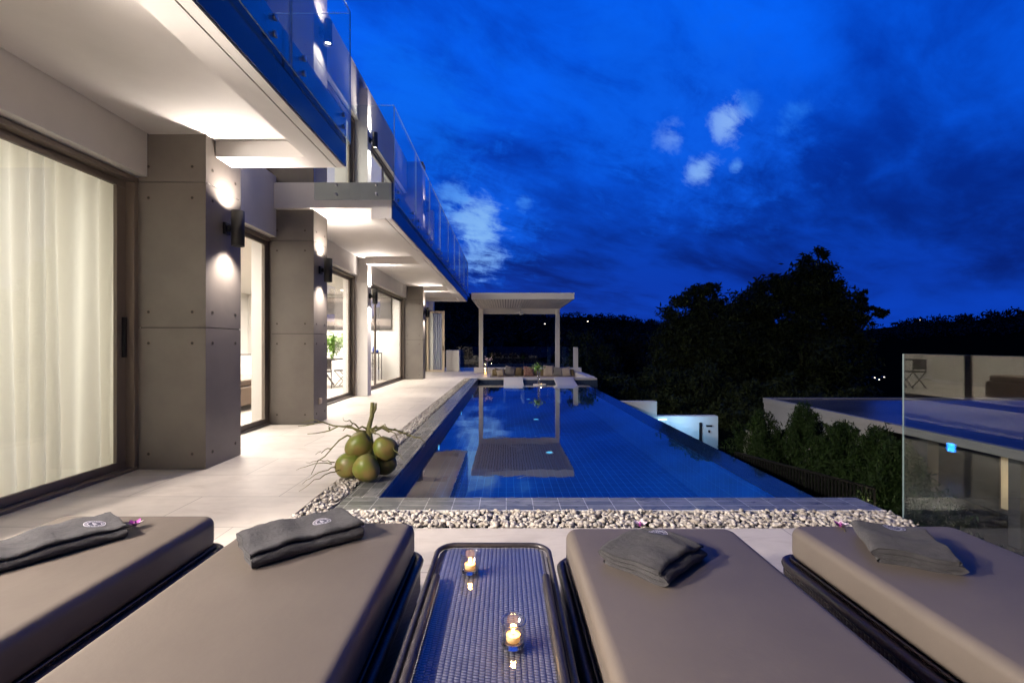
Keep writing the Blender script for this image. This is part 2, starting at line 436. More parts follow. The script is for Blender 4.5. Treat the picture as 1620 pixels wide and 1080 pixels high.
# soft dusk sun lamp, already below the clouds: almost nothing left of it
sl = bpy.data.lights.new('sun', 'SUN'); sl.energy = .02; sl.angle = R(12); sl.color = (1, .85, .7)
so = bpy.data.objects.new('sun', sl); COL.objects.link(so); so.rotation_euler = (R(80), 0, R(-40))

# =================================================================== THE SETTING
PX0, PX1, PX2 = -1.0, 2.39, 2.745        # pool left edge, water's right edge, outer edge
PY0, PY1 = 3.6, 16.3
FLOORZ = -.68; WL = -.16
# deck, as one sheet with the pool and pebble bed left out
d = MB()
def sheet(mb, x0, x1, y0, y1, z=0., t=.06): mb.box(x0, x1, y0, y1, z-t, z)
sheet(d, -3.6, -1.49, -8, 24); sheet(d, -1.49, 2.86, -8, 2.98)
sheet(d, -1.49, -1.0, 16.3, 24); sheet(d, -1.0, 3.26, 16.3, 16.75); sheet(d, -1.0, -.62, 16.75, 19.0); sheet(d, -1.0, 3.26, 19.99, 22)
struct(d.build('pool_deck', 'deck'))
struct(MB().box(-9, -3.6, -8, 24, -.07, -.004).build('interior_floor', 'floor_in'))
# pebble bed floor
struct(MB().box(-1.49, -1.265, 3.29, 16.3, -.06, -.035).box(-1.49, 2.76, 2.98, 3.285, -.06, -.035).build('pebble_bed', 'soil'))
# terrace body under the deck
struct(MB().box(-9, 2.84, -8, 2.9, -3, -.08).box(-1.6, 3.26, 16.32, 22, -3, -.56).box(-9, -1.3, 2.9, 24, -3, -.08).build('terrace_base', 'nwall'))

def pebbles():
    def ico(sub):
        bm = bmesh.new(); bmesh.ops.create_icosphere(bm, subdivisions=sub, radius=1)
        v = np.array([p.co[:] for p in bm.verts]); f = np.array([[q.index for q in p.verts] for p in bm.faces]); bm.free(); return v, f
    hi, lo = ico(3), ico(2)
    Vs, Fs = [], []; k = 0
    def put(x, y, z, r, base):
        nonlocal k
        v, f = base
        s = np.array([r*rng.uniform(.9, 1.5), r*rng.uniform(.75, 1.05), r*rng.uniform(.5, .85)])
        w = v*s*(1+.10*np.sin(v[:, [1, 2, 0]]*2.1+rng.uniform(0, 6, 3)))
        a, b2 = rng.uniform(0, 6.28), rng.uniform(-.7, .7)
        Ra = np.array([[math.cos(a), -math.sin(a), 0], [math.sin(a), math.cos(a), 0], [0, 0, 1]])
        Rb = np.array([[1, 0, 0], [0, math.cos(b2), -math.sin(b2)], [0, math.sin(b2), math.cos(b2)]])
        Vs.append((w @ Rb.T) @ Ra.T + (x, y, z)); Fs.append(f+k); k += len(v)
    def fill(x0, x1, y0, y1, dens, base, zz=(-.02, .016)):
        n = int((x1-x0)*(y1-y0)*dens)
        for _ in range(n):
            r = rng.uniform(.009, .0185)
            put(rng.uniform(x0+r, x1-r), rng.uniform(y0+r, y1-r), rng.uniform(*zz), r, base)
    fill(-1.49, 2.76, 2.98, 3.285, 2600, lo)
    fill(-1.49, -1.265, 3.29, 6.5, 2600, lo)
    fill(-1.49, -1.265, 6.5, 16.3, 1900, ico(1))
    o = np_mesh('pebbles', np.concatenate(Vs), np.concatenate(Fs), 'pebble', smooth=True)
    tag(o, 'white and cream river pebbles filling the strip round the pool', 'pebbles', kind='stuff')
pebbles()
struct(MB().box(-1.50, -1.492, 2.975, 16.3, -.03, .003).build('pebble_edging', 'bronze'))

# pool: coping, shell, water
cp = MB(); cp.box(-1.265, 2.75, 3.30, 3.58, -.30, .0); struct(cp.build('pool_coping', 'coping', bevel=.004))
struct(MB().box(-1.265, 2.75, 3.286, 3.299, -.2, .003).build('coping_strip', 'strip'))
struct(MB().box(-1.265, -1.0, 3.581, 16.3, -.04, .0).build('pool_coping_side', 'coping_y', bevel=.004))
struct(MB().box(PX0-.01, PX1, PY0-.02, PY1, FLOORZ-.1, FLOORZ).build('pool_floor', 'pooltile'))
struct(MB().box(-1.03, -1.002, PY0-.02, PY1, FLOORZ, -.041).build('pool_left_wall', 'navytile_y'))
w = MB(); w.box(PX1, PX1+.02, PY0-.02, PY1, FLOORZ, -.166)
struct(w.build('pool_side_walls', 'pooltile_w'))
struct(MB().box(-1.0, PX1, 3.56, 3.579, FLOORZ, -.302).box(-1.0, 3.26, PY1-.02, PY1, FLOORZ, -.062).build('pool_end_walls', 'pooltile_x'))
e = MB(); e.box(PX1+.021, PX2, 3.582, PY1-.021, -1.3, -.157); struct(e.build('infinity_edge', 'edge'))
struct(MB().box(PX2+.002, PX2+.25, 3.582, PY1, -1.6, -1.2).build('overflow_trough', 'edge'))
wt = MB(); wt.add([(-1.0, 3.58, WL), (PX1+.02, 3.58, WL), (PX1+.02, PY1-.021, WL), (-1.0, PY1-.021, WL)], [(0, 1, 2, 3)])
struct(wt.build('water', 'water'))

# underwater lamps
def pool_lamp(loc, label, wall):
    t = thing('pool_light', label, 'pool light', loc, group='underwater pool lights')
    if wall:
        MB().tube([(0, 0, 0), (.02, 0, 0)], .055, 20).build('trim_ring', 'steel', t)
        MB().tube([(.0205, 0, 0), (.024, 0, 0)], .036, 20).build('lens', 'poollamp', t)
        light('AREA', 'pool_lamp_glow', (.05, 0, 0), 2.6, (.03, .30, 1.0), t, rot=(0, R(-90), 0), size=.12)
    else:
        MB().tube([(0, 0, 0), (0, 0, .012)], .075, 20).build('trim_ring', 'steel', t)
        MB().tube([(0, 0, .0125), (0, 0, .016)], .055, 20).build('lens', 'poollamp', t)
        light('AREA', 'pool_lamp_glow', (0, 0, .04), 3, (.03, .32, 1.0), t, rot=(R(180), 0, 0), size=.1)
for y, wd in ((6.6, 'nearest to the coconuts'), (9.9, 'midway along the pool'), (13.1, 'nearest to the pergola')):
    pool_lamp((-.999, y, -.29), 'round cyan underwater light in the left pool wall, ' + wd, True)
for y, wd in ((7.9, 'nearest to the loungers'), (11.4, 'second from the loungers'), (15.6, 'nearest to the pergola seat')):
    pool_lamp((.75, y, FLOORZ), 'round glowing light on the pool floor, ' + wd, False)

# terrain: one sheet from under the terrace to the hills
def terrain_h(x, y):
    r = np.sqrt(x*x+y*y)
    base = -1.75 - 6.5*np.clip((x-9)/30, 0, 1) - 5*np.clip((y-24)/40, 0, 1)
    ang = np.arctan2(x, y)
    # hill profile (height over eye per metre of distance) by bearing
    prof = .075*np.exp(-((ang+.12)/.16)**2) + .040 + .016*np.sin(ang*7+.4) + .012*np.clip((ang-.7)/.3, 0, 1)
    rise = np.clip((r-90)/330, 0, 1)**1.3
    h = base*(1-rise) + rise*(1.2 + prof*np.minimum(r, 430)*.93)
    h = h + rise*2.5*np.sin(x*.045+1)*np.cos(y*.038)
    return h
xs = np.concatenate([-np.geomspace(900, 8, 50), np.linspace(-7, 9, 20), np.geomspace(10, 900, 70)])
ys = np.concatenate([np.linspace(-60, 0, 8), np.linspace(1, 30, 30), np.geomspace(32, 900, 70)])
X, Y = np.meshgrid(xs, ys); Z = terrain_h(X, Y)
V = np.stack([X, Y, Z], -1).reshape(-1, 3); nx = len(xs)
ii, jj = np.meshgrid(np.arange(len(ys)-1), np.arange(nx-1), indexing='ij'); q = (ii*nx+jj).ravel()
struct(np_mesh('ground', V, np.stack([q, q+1, q+nx+1, q+nx], 1), 'soil', smooth=True))

# =================================================================== THE VILLA
villa = thing('villa', 'two storey white villa with taupe clad columns, glass balconies and lit sliding doors', 'house')
XW = -3.60        # plane of the doors
XH = -3.45        # face of the header beams
XC = -2.89        # face of the clad columns
CZ, BZ, SZ, GZ0, GZ1 = 3.22, 3.06, 3.60, 3.33, 4.72
XO = -1.70        # outer face of the balcony fascia
XG = -1.655       # railing glass plane

def clad_column(y0, y1, x0=-3.54, x1=XC, z1=7.55):
    """panelled column: panels with open joints and countersunk fixing holes"""
    b2 = MB()
    joints = [0.0, 1.364, 2.76, 4.15, 5.55, 6.95, z1]
    b2.box(x0+.012, x1-.012, y0+.012, y1-.012, 0, z1-.01, 1)
    for a, c in zip(joints[:-1], joints[1:]):
        b2.box(x0, x1, y0, y1, a+.004, c-.004, 0)
        for zz in (a+.15, c-.15):
            for xx in (x0+.10, x1-.13):
                b2.tube([(xx, y0+.001, zz), (xx, y0-.0015, zz)], .020, 14, 2)
                b2.tube([(xx, y0-.0016, zz), (xx, y0-.0025, zz)], .013, 12, 1)
            for yy in (y0+.10, y1-.10):
                b2.tube([(x1-.001, yy, zz), (x1+.0015, yy, zz)], .022, 14, 2)
                b2.tube([(x1+.0016, yy, zz), (x1+.0025, yy, zz)], .016, 12, 1)
    o = b2.build('column', ['panel', 'seam', 'bronze'], villa, bevel=.003, seg=1)
    o['label'] = 'taupe clad column with panel joints and round fixing holes'
    return o
clad_column(4.377, 4.954); clad_column(6.83, 7.34); clad_column(15.8, 16.25)
MB().box(-3.60, -3.25, 10.67, 10.95, 0, 7.2).build('column', 'plaster', villa, bevel=.004, label='white plaster column')
MB().box(-3.60, -3.25, 20.3, 20.6, 0, 7.2).build('column', 'plaster', villa, bevel=.004, label='white plaster column at the far end')

# header beams and upper walls, per bay
bays = [(-.32, 4.377), (4.954, 6.83), (7.34, 10.67), (10.95, 15.8), (16.25, 20.3)]
for y0, y1 in [(-6, 1.62), (1.62, 4.377)] + bays[1:]:
    MB().box(-3.62, XH, y0, y1, 2.81, CZ+.5).build('header', 'plaster', villa, bevel=.004)
    MB().box(-3.66, XH, y0, y1, 6.45, 7.5).build('upper_header', 'plaster', villa, bevel=.004)
MB().box(-9, -3.46, -6, 20.6, 7.5, 7.62).build('roof', 'plaster', villa, bevel=.004)
# slabs, inner walls
MB().box(-9, -3.625, -6, 20.6, 2.95, 3.6).build('upper_floor_slab', 'plaster2', villa)
MB().box(-9, -3.665, -6, 20.6, 6.55, 7.49).build('upper_ceiling', 'plaster2', villa)
for bx in ((-9.2, -9, -6, 20.6, 0, 7.5), (-9, -3.66, -6.2, -6, 0, 7.4), (-9, -3.61, 4.45, 4.62, 0, 2.94), (-9, -3.46, 1.55, 1.625, 0, 2.80), (-9, -3.66, 20.3, 20.5, 0, 7.4), (-9, -3.63, 15.85, 16.05, 0, 2.94),
           (-9, -3.70, 4.95, 5.1, 3.61, 6.54), (-9, -3.70, 15.85, 16.05, 3.61, 6.54), (-3.92, -3.66, 7.0, 7.3, 0, 2.94), (-3.84, -3.66, 10.7, 10.92, 0, 2.94)):
    MB().box(*bx).build('inner_wall', 'plaster2', villa)

# balconies --------------------------------------------------------
def balcony(y0, y1, cross, left):
    s = MB()
    s.box(-3.44, XO+.001, y0, y1, CZ, SZ)                                    # slab
    so_ = s.build('balcony_slab', 'plaster', villa, bevel=.003)
    f = MB(); f.box(-2.0, -1.795, y0, y1, BZ, CZ-.001); f.box(-1.782, XO, y0, y1, BZ, CZ-.001)
    f.box(-1.796, -1.781, y0, y1, BZ+.02, CZ-.001)
    MB().box(XO+.001, XO+.015, y0+.002, y1-.002, BZ+.012, SZ-.004).build('fascia_sky_tint', 'fascia', villa)  # thin panel added over the plaster to carry the painted sky blue
    for a, b2, xa in cross: f.box(xa, -2.001, a, b2, BZ, CZ-.001)
    f.build('balcony_beam', 'plaster', villa)
    return so_
balcony(-6, 4.79, [(4.52, 4.789, -2.888)], -3.44)
balcony(6.74, 19.7, [(10.5, 10.75, -3.24), (15.8, 16.05, -2.888), (19.45, 19.699, -3.44)], -3.44)
# shadow groove at the ends of the soffit
def rail_panel(y0, y1, bolts=2):
    g = pane_box(XG-.006, XG+.006, y0+.006, y1-.006, GZ0, GZ1).build('railing_glass', ['rail_glass', 'glass_edge'], villa)
    for k in range(bolts):
        yy = y0 + (y1-y0)*( .16 + .68*k/(bolts-1))
        for zz in (3.41, 3.53):
            MB().lathe([(0, 0), (.016, 0), (.016, .048), (.024, .0485), (.024, .062), (0, .062)], n=16).build('standoff_bolt', 'steel', g, loc=(XO, yy, zz)).rotation_euler = (0, R(90), 0)
ed = [-1.3, .3, 1.9, 3.5, 4.83]
for a, b2 in zip(ed[:-1], ed[1:]): rail_panel(a, b2)
ed = [6.71, 8.34, 9.84, 11.4, 13.0, 14.6, 16.2, 17.9, 19.7]
for a, b2 in zip(ed[:-1], ed[1:]): rail_panel(a, b2)
# end panels facing the viewer
def end_panel(y, x0, x1, z0=GZ0):
    g = pane_box(x0, x1, y-.006, y+.006, z0, GZ1).build('railing_glass', ['rail_glass', 'glass_edge'], villa)
    for xx in (x0+(x1-x0)*.27, x0+(x1-x0)*.78):
        for zz in (3.41, 3.555):
            MB().lathe([(0, 0), (.013, 0), (.013, .046), (.022, .0465), (.022, .058), (0, .058)], n=16).build('standoff_bolt', 'steel', g, loc=(xx, y+.04, zz)).rotation_euler = (R(90), 0, 0)
end_panel(6.70, -2.82, XG)
pane_box(-2.87, XG, 4.834, 4.846, GZ0, GZ1).build('railing_glass', ['rail_glass', 'glass_edge'], villa)

# sliding doors -----------------------------------------------------
def sliding_door(y0, y1, mull=(), z0=0., z1=2.80, name='sliding_door', handle=None):
    fr = MB()
    fr.box(XW-.09, XW+.06, y0, y1, z0+.001, z0+.03)                     # track
    fr.box(XW-.09, XW+.06, y0, y1, z1-.05, z1)                        # head
    fr.box(XW-.09, XW+.06, y0, y0+.06, z0+.03, z1-.05); fr.box(XW-.09, XW+.06, y1-.07, y1, z0+.03, z1-.05)
    door = fr.build(name, 'bronze', villa, bevel=.003, seg=1)
    spl = [y0+.06] + list(mull) + [y1-.07]
    for i, (a, b2) in enumerate(zip(spl[:-1], spl[1:])):
        off = -.035 if i % 2 else .0
        if len(spl) == 2: off = 0
        xa, xb = XW-.02+off, XW+.015+off
        lf = MB()
        lf.box(xa, xb, a, b2, z0+.031, z0+.10); lf.box(xa, xb, a, b2, z1-.115, z1-.051)
        lf.box(xa, xb, a, a+.07, z0+.10, z1-.115); lf.box(xa, xb, b2-.10, b2, z0+.10, z1-.115)
        lf.build('leaf_frame', 'bronze', door, bevel=.003, seg=1)
        MB().box((xa+xb)/2-.005, (xa+xb)/2+.005, a+.069, b2-.099, z0+.099, z1-.114).build('pane', 'glass', door)
        if handle == i:
            MB().box(xb, xb+.03, b2-.05, b2-.02, 1.08, 1.46).build('handle', 'black', door, bevel=.004)
    return door
sliding_door(1.63, 4.40, (1.95,), handle=1)
sliding_door(4.96, 6.93)
sliding_door(7.30, 10.67, (9.0,))
sliding_door(10.95, 15.8, (12.55,))
sliding_door(16.25, 20.3, (18.2,))
for y0, y1, m_ in ((4.96, 6.9, ()), (7.34, 10.66, (9.0,)), (10.95, 15.8, (13.3,)), (16.25, 20.3, (18.2,))):
    sliding_door(y0, y1, m_, 3.6, 6.44)

# curtain
yc = np.linspace(1.66, 4.43, 280); zc = np.linspace(.04, 2.9, 16)
A, B = np.meshgrid(yc, zc)
amp = .045*(.8+.35*np.sin(A*1.9+.5)); ph = A*46+2.6*np.sin(A*2.3)+1.5*np.sin(A*5.1+1)+1.1*np.sin(A*9.7+2)+ (2.9-B)*.5*np.sin(A*3.1)
XX = -3.765 + amp*.8*np.sin(ph)*(1-.15*(B/2.9)) + .015*np.sin(A*17+B)
V = np.stack([XX, A, B], -1).reshape(-1, 3); nx = len(yc)
ii, jj = np.meshgrid(np.arange(len(zc)-1), np.arange(nx-1), indexing='ij'); q = (ii*nx+jj).ravel()
cur = np_mesh('curtain', V, np.stack([q, q+1, q+nx+1, q+nx], 1), 'curtain', smooth=True)
tag(cur, 'long pale sheer curtain hanging in folds behind the nearest glass door', 'curtain')

# open glazed door leaf at the far end of the house
od = thing('glass_door_leaf', 'single glazed door leaf standing open at the far end of the deck', 'door', (-3.15, 20.25, 0))
MB().box(-.40, .41, -.03, .03, 0, .09).box(-.40, .41, -.03, .03, 2.6, 2.69).box(-.40, -.31, -.03, .03, .09, 2.6).box(.30, .41, -.03, .03, .09, 2.6).build('door_frame', 'switch', od, bevel=.004)
MB().box(-.31, .30, -.006, .006, .089, 2.601).build('pane', 'glass', od)
MB().box(.33, .36, -.07, -.03, .95, 1.15).build('handle', 'black', od)
cb = np.linspace(-.29, .27, 60); zb = np.array([.1, 1.0, 2.0, 2.58]); A, B = np.meshgrid(cb, zb)
V = np.stack([A, .10+.02*np.sin(A*60+B), B], -1).reshape(-1, 3); ii, jj = np.meshgrid(np.arange(3), np.arange(59), indexing='ij'); q = (ii*60+jj).ravel()
c2 = np_mesh('curtain', V + np.array([-3.15, 20.25, 0]), np.stack([q, q+1, q+61, q+60], 1), 'curtain', smooth=True)
tag(c2, 'narrow pale curtain behind the open glazed door leaf at the far end', 'curtain')

# room lamps (recessed ceiling lamps of the lit rooms)
def downlight(x, y, z, power, size, label, colour=WARM2):
    t = thing('ceiling_light', label, 'ceiling light', (x, y, z), group='recessed ceiling lights inside the villa')
    MB().box(-.12, .12, -.12, .12, -.012, 0).build('trim', 'white_metal', t)
    MB().box(-.09, .09, -.09, .09, -.016, -.0125).build('lamp_face', 'lampface', t)
    light('AREA', 'room_light', (0, 0, -.05), power*3.5, colour, t, size=size)
LB = 'small square ceiling light in the '
downlight(-5.6, 3.2, 2.95, 32, 1.2, LB+'curtained front room, towards the first column', (1, .95, .88))
downlight(-5.6, 2.2, 2.95, 32, 1.2, LB+'curtained front room, away from the columns', (1, .95, .88))
downlight(-5.8, 6.2, 2.95, 110, 1.4, LB+'living room behind the first tall opening')
downlight(-5.8, 9.0, 2.95, 110, 1.4, LB+'living room above the sofa')
downlight(-5.8, 12.0, 2.95, 110, 1.4, LB+'dining area above the table')
downlight(-5.2, 14.6, 2.95, 80, 1.2, LB+'dining area in front of the pictures')
downlight(-5.8, 18.0, 2.95, 90, 1.4, LB+'room at the far end of the villa')
downlight(-5.8, 8.0, 6.55, 110, 1.4, LB+'upper room over the living room')
downlight(-5.8, 13.0, 6.55, 110, 1.4, LB+'upper room over the dining area')
downlight(-5.8, 18.0, 6.55, 60, 1.4, LB+'upper room at the far end')

for y, lb in ((.9, 'added globe fill lamp, out of view in the open room left of the loungers, first from the curtain'), (-1.2, 'added globe fill lamp, out of view in the open room left of the loungers, deeper in')):  # unseen globe lamps, added to throw warm light on deck and loungers
    t = thing('added_fill_lamp', lb, 'fill lamp', (-4.4, y, 2.55), group='added globe fill lamps out of view')
    MB().lathe([(.001, -.14), (.07, -.12), (.12, -.07), (.14, 0), (.12, .07), (.07, .12), (.001, .14)], n=24).build('globe', 'lampface', t)
    MB().tube([(0, 0, .14), (0, 0, .40)], .006, 6).build('cord', 'black', t)
    light('POINT', 'added_fill_light', (.2, 0, 0), 1750, WARM2, t, radius=.14)
# wall lamps ---------------------------------------------------------
def sconce(x, y, z, label, power=520):
    t = thing('wall_lamp', label, 'wall lamp', (x, y, z), group='black up and down wall lamps')
    h = .18; r = .062
    MB().lathe([(r-.012, -h+.03), (r-.010, -h), (r, -h), (r, h), (r-.010, h), (r-.012, h-.03)], (.13, 0, 0), 28).build('lamp_body', 'black', t)
    MB().box(.0, .03, -.045, .045, -.06, .06).box(.03, .075, -.02, .02, -.03, .03).build('bracket', 'black', t, bevel=.003)
    for zz in (-h+.029, h-.029): MB().tube([(.13, 0, zz-.001), (.13, 0, zz+.001)], r-.014, 20).build('lens', 'lampface', t)
    for s_ in (-1, 1):
        light('SPOT', 'lamp_beam', (.13, 0, s_*(h-.002)), power*(.27 if s_ < 0 else .22), WARM, t, rot=(0 if s_ < 0 else R(180), 0, 0), spot=R(122 if s_ < 0 else 158), blend=1.0, radius=.045)
sconce(XC, 4.68, 2.39, 'black cylinder wall lamp on the nearest clad column, under the first balcony')
sconce(XC, 7.05, 2.35, 'black cylinder wall lamp on the second clad column, at ground floor height')
sconce(-3.25, 10.82, 2.35, 'black cylinder wall lamp on the white plaster column beside the pictures, ground floor')
sconce(XC, 16.0, 2.33, 'black cylinder wall lamp on the third clad column, small, next to the open door leaf')
sconce(XC, 7.05, 6.03, 'black cylinder wall lamp high on the second clad column, seen through the first railing')
sconce(-3.25, 10.82, 6.05, 'black cylinder wall lamp on the upper floor beside the bright upper window')
sconce(XC, 16.0, 6.05, 'black cylinder wall lamp on the upper floor farthest along the balcony')

sk = thing('wall_socket', 'small beige weatherproof socket low on the second clad column', 'socket', (XC, 7.05, .33))
MB().box(0, .018, -.05, .05, -.045, .045).build('cover', 'switch', sk, bevel=.004)
MB().box(.0181, .026, -.035, .035, -.032, .03).build('flap', 'switch', sk, bevel=.003)

# =================================================================== INDOOR FURNITURE
def leg_box(mb, x, y, z0, z1, w_): mb.box(x-w_/2, x+w_/2, y-w_/2, y+w_/2, z0, z1)
dt = thing('dining_table', 'dark dining table with crossed legs behind the second column', 'table', (-5.35, 13.2, 0))
MB().box(-.75, .55, -.5, .5, .76, .80).build('tabletop', 'darkwood', dt, bevel=.004)
for yy in (-.4, .4):
    for s_ in (-1, 1):
        MB().tube([(-.1+s_*.30, yy, 0), (-.1-s_*.24, yy, .76)], .025, 6).build('leg', 'darkwood', dt)
def chair(x, y, rz, label):
    t = thing('dining_chair', label, 'chair', (x, y, 0), rz, 'dark dining chairs')
    MB().box(-.21, .21, -.21, .21, .44, .48).build('seat', 'darkwood', t, bevel=.01)
    MB().box(-.20, .20, .18, .21, .52, .80).build('backrest', 'darkwood', t, bevel=.01)
    for s_ in (-1, 1):
        for e_ in (-1, 1):
            top = .80 if e_ > 0 else .44
            MB().tube([(s_*.20, -e_*.20, 0), (s_*.19, e_*.19, .45), (s_*.19, e_*.19, top)], .013, 6).build('leg', 'darkwood', t)
    return t
chair(-5.05, 12.6, R(200), 'dark chair with crossed legs on the near side of the dining table')
chair(-4.72, 13.2, R(-90), 'dark chair with crossed legs at the pool end of the dining table')
chair(-5.75, 12.6, R(175), 'dark chair with crossed legs at the far left of the dining table')
pv = thing('vase', 'small glass vase holding a green plant on the dining table', 'vase', (-5.02, 13.2, .80))
MB().lathe([(.0, .0), (.06, .0), (.075, .06), (.05, .14), (.055, .18)], n=20).build('vase_body', 'clear', pv)
pl = thing('plant', 'leafy bright green plant in a vase on the dining table', 'plant', (-5.02, 13.2, .86))
C = rng.normal(size=(420, 3))*np.array([.16, .16, .15]) + np.array([0, 0, .38])
V, F = leaf_quads(C, .05, 1.4); np_mesh('foliage', V, F, 'potleaf', pl)
st = MB()
for k in range(8):
    a = k*.8; st.tube([(0, 0, -.04), (.04*math.cos(a), .04*math.sin(a), .15), (.15*math.cos(a), .15*math.sin(a), .36)], .004, 5)
st.build('stems', 'twig', pl)
ct = thing('console_table', 'thin black metal console table against the white wall', 'table', (-4.50, 15.45, 0))
MB().box(-.40, .24, -.20, .20, .90, .93).build('tabletop', 'darkwood', ct)
for xx in (-.38, .22, .02):
    for yy in (-.18, .18):
        if xx == .02 and yy > 0: continue
        q_ = MB(); leg_box(q_, xx, yy, 0, .90, .025); q_.build('leg', 'black', ct)
for k, (dx_, h_, r_, lb) in enumerate(((-.06, .20, .045, 'taller blue glazed jar on the console table'), (.06, .10, .04, 'shorter blue glazed jar on the console table'))):
    j = MB().lathe([(0, 0), (r_, 0), (r_*1.1, h_*.6), (r_*.6, h_*.9), (r_*.65, h_)], n=18).build('jar', 'blue_glaze', loc=(-4.42+dx_, 15.4, .93))
    tag(j, lb, 'jar', 'blue jars on the console table')
for x0, x1, lb in ((-6.6, -5.62, 'dark print of large leaves on the wall behind the dining table'), (-4.72, -3.98, 'dark print of a palm leaf above the console table')):
    p_ = thing('picture', lb, 'picture', ((x0+x1)/2, 15.83, 2.28), group='dark leaf pictures'); hw = (x1-x0)/2
    MB().box(-hw, hw, -.03, .015, -.56, .56).build('frame', 'black', p_, bevel=.003)
    MB().box(-hw+.02, hw-.02, -.034, -.0301, -.54, .54).build('canvas', 'art', p_)
so_ = thing('sofa', 'brown fabric sofa behind the first tall opening', 'sofa', (-5.35, 8.9, 0))
MB().box(-.55, .55, -.9, .9, .08, .42).build('base', 'sofa', so_, bevel=.03)
MB().box(-.55, .55, -.92, -.68, .42, .82).build('backrest', 'sofa', so_, bevel=.05)
MB().box(-.5, .5, -.66, .1, .42, .55).build('seat_cushion', 'sofa', so_, bevel=.04); MB().box(-.5, .5, .12, .88, .42, .55).build('seat_cushion', 'sofa', so_, bevel=.04)
ot = thing('ottoman', 'low brown upholstered ottoman on the living room floor', 'ottoman', (-5.3, 7.0, 0))
MB().box(-.45, .45, -.40, .40, .08, .42).build('body', 'sofa', ot, bevel=.05, seg=4)
MB().box(-.38, .38, -.33, .33, .0, .08).build('plinth', 'black', ot)
ki = thing('kitchen_unit', 'white kitchen counter with a grey worktop along the back of the room', 'kitchen unit', (-8.4, 11, 0))
MB().box(-.35, .35, -2.5, 3.5, 0, .88).build('cabinet', 'plaster2', ki, bevel=.004)
MB().box(-.37, .38, -2.52, 3.52, .88, .92).build('worktop', 'fabric_grey', ki)
for k in range(7): MB().box(.351, .353, -2.45+k*.85, -1.64+k*.85, .10, .80).build('cabinet_door', 'white_metal', ki)
for k, (dx_, dy_, h_) in enumerate(((0, 1.0, .3), (.1, 1.4, .18), (0, 1.9, .22))):
    j = MB().lathe([(0, 0), (.05, 0), (.06, h_*.6), (.03, h_)], n=14).build('bottle', 'black', loc=(-8.4+dx_, 11+dy_, .92))
    tag(j, ('tall', 'short', 'middle sized')[k]+' dark bottle on the kitchen worktop', 'bottle', 'bottles on the worktop')

# =================================================================== LOUNGERS
def rounded_slab(w_, l_, z0, z1, r, nr=6, crown=.012, nx_=26, ny_=56):
    """soft cushion: dense grid over a rounded box, slightly crowned"""
    bm = bmesh.new(); bmesh.ops.create_cube(bm, size=1)
    for v_ in bm.verts: v_.co = Vector((v_.co.x*w_, v_.co.y*l_, (v_.co.z+.5)*(z1-z0)+z0))
    bmesh.ops.bevel(bm, geom=[e_ for e_ in bm.edges if abs(e_.verts[0].co.z-e_.verts[1].co.z) > .01], offset=r*1.5, segments=8, affect='EDGES', profile=.5)
    bmesh.ops.bevel(bm, geom=[e_ for e_ in bm.edges if abs(e_.verts[0].co.z-e_.verts[1].co.z) < .001 and len(e_.link_faces) == 2 and
                              abs(e_.link_faces[0].normal.z - e_.link_faces[1].normal.z) > .5], offset=r, segments=nr, affect='EDGES', profile=.5)
    return bm
def lounger(cx, yfar, label):
    L = 2.0; w_ = .735
    t = thing('sun_lounger', label, 'sun lounger', (cx, yfar-L/2, 0), group='taupe sun loungers in a row')
    bm = rounded_slab(w_, L, .255, .40, .038)
    bm.normal_update()
    me = bpy.data.meshes.new('cushion'); bm.to_mesh(me); bm.free()
    for p_ in me.polygons: p_.use_smooth = True
    me.materials.append(M['cushion']); o = bpy.data.objects.new('cushion', me); COL.objects.link(o); o.parent = t
    # piping seam
    def loop(x, y, z, r, rc, mb, n=8):
        pts = []
        for sx, sy, a0 in ((1, 1, 0), (-1, 1, 90), (-1, -1, 180), (1, -1, 270)):
            for k in range(7):
                a = R(a0+15*k); pts.append((sx*(x-rc)+rc*math.cos(a), sy*(y-rc)+rc*math.sin(a), z))
        pts.append(pts[0]); pts.append(pts[1]); mb.tube(pts, r, n, caps=False)
    pm = MB(); loop(w_/2+.001, L/2+.001, .262, .004, .05, pm, 6); pm.build('piping', 'cushion', t)
    rm = MB(); loop(w_/2+.020, L/2+.018, .235, .020, .07, rm, 12); rm.build('top_rail', 'rattan_rail', t)
    MB().box(-w_/2-.02, w_/2+.02, -L/2-.005, L/2+.005, .07, .225).build('frame', 'rattan', t, bevel=.02)
    MB().box(-w_/2, w_/2, -L/2, L/2, .226, .254).build('mattress_support', 'rattan', t)
    for sx in (-1, 1):
        for sy in (-1, 1):
            MB().tube([(sx*(w_/2-.02), sy*(L/2-.05), 0), (sx*(w_/2-.02), sy*(L/2-.05), .07)], .03, 12).build('leg', 'rattan_rail', t)
lounger(-1.725, 2.155, 'taupe cushioned sun lounger nearest to the curtained glass door')
lounger(-.775, 2.07, 'taupe cushioned sun lounger left of the candle table')
lounger(.625, 2.01, 'taupe cushioned sun lounger right of the candle table')
lounger(1.62, 2.035, 'taupe cushioned sun lounger nearest to the glass fence')

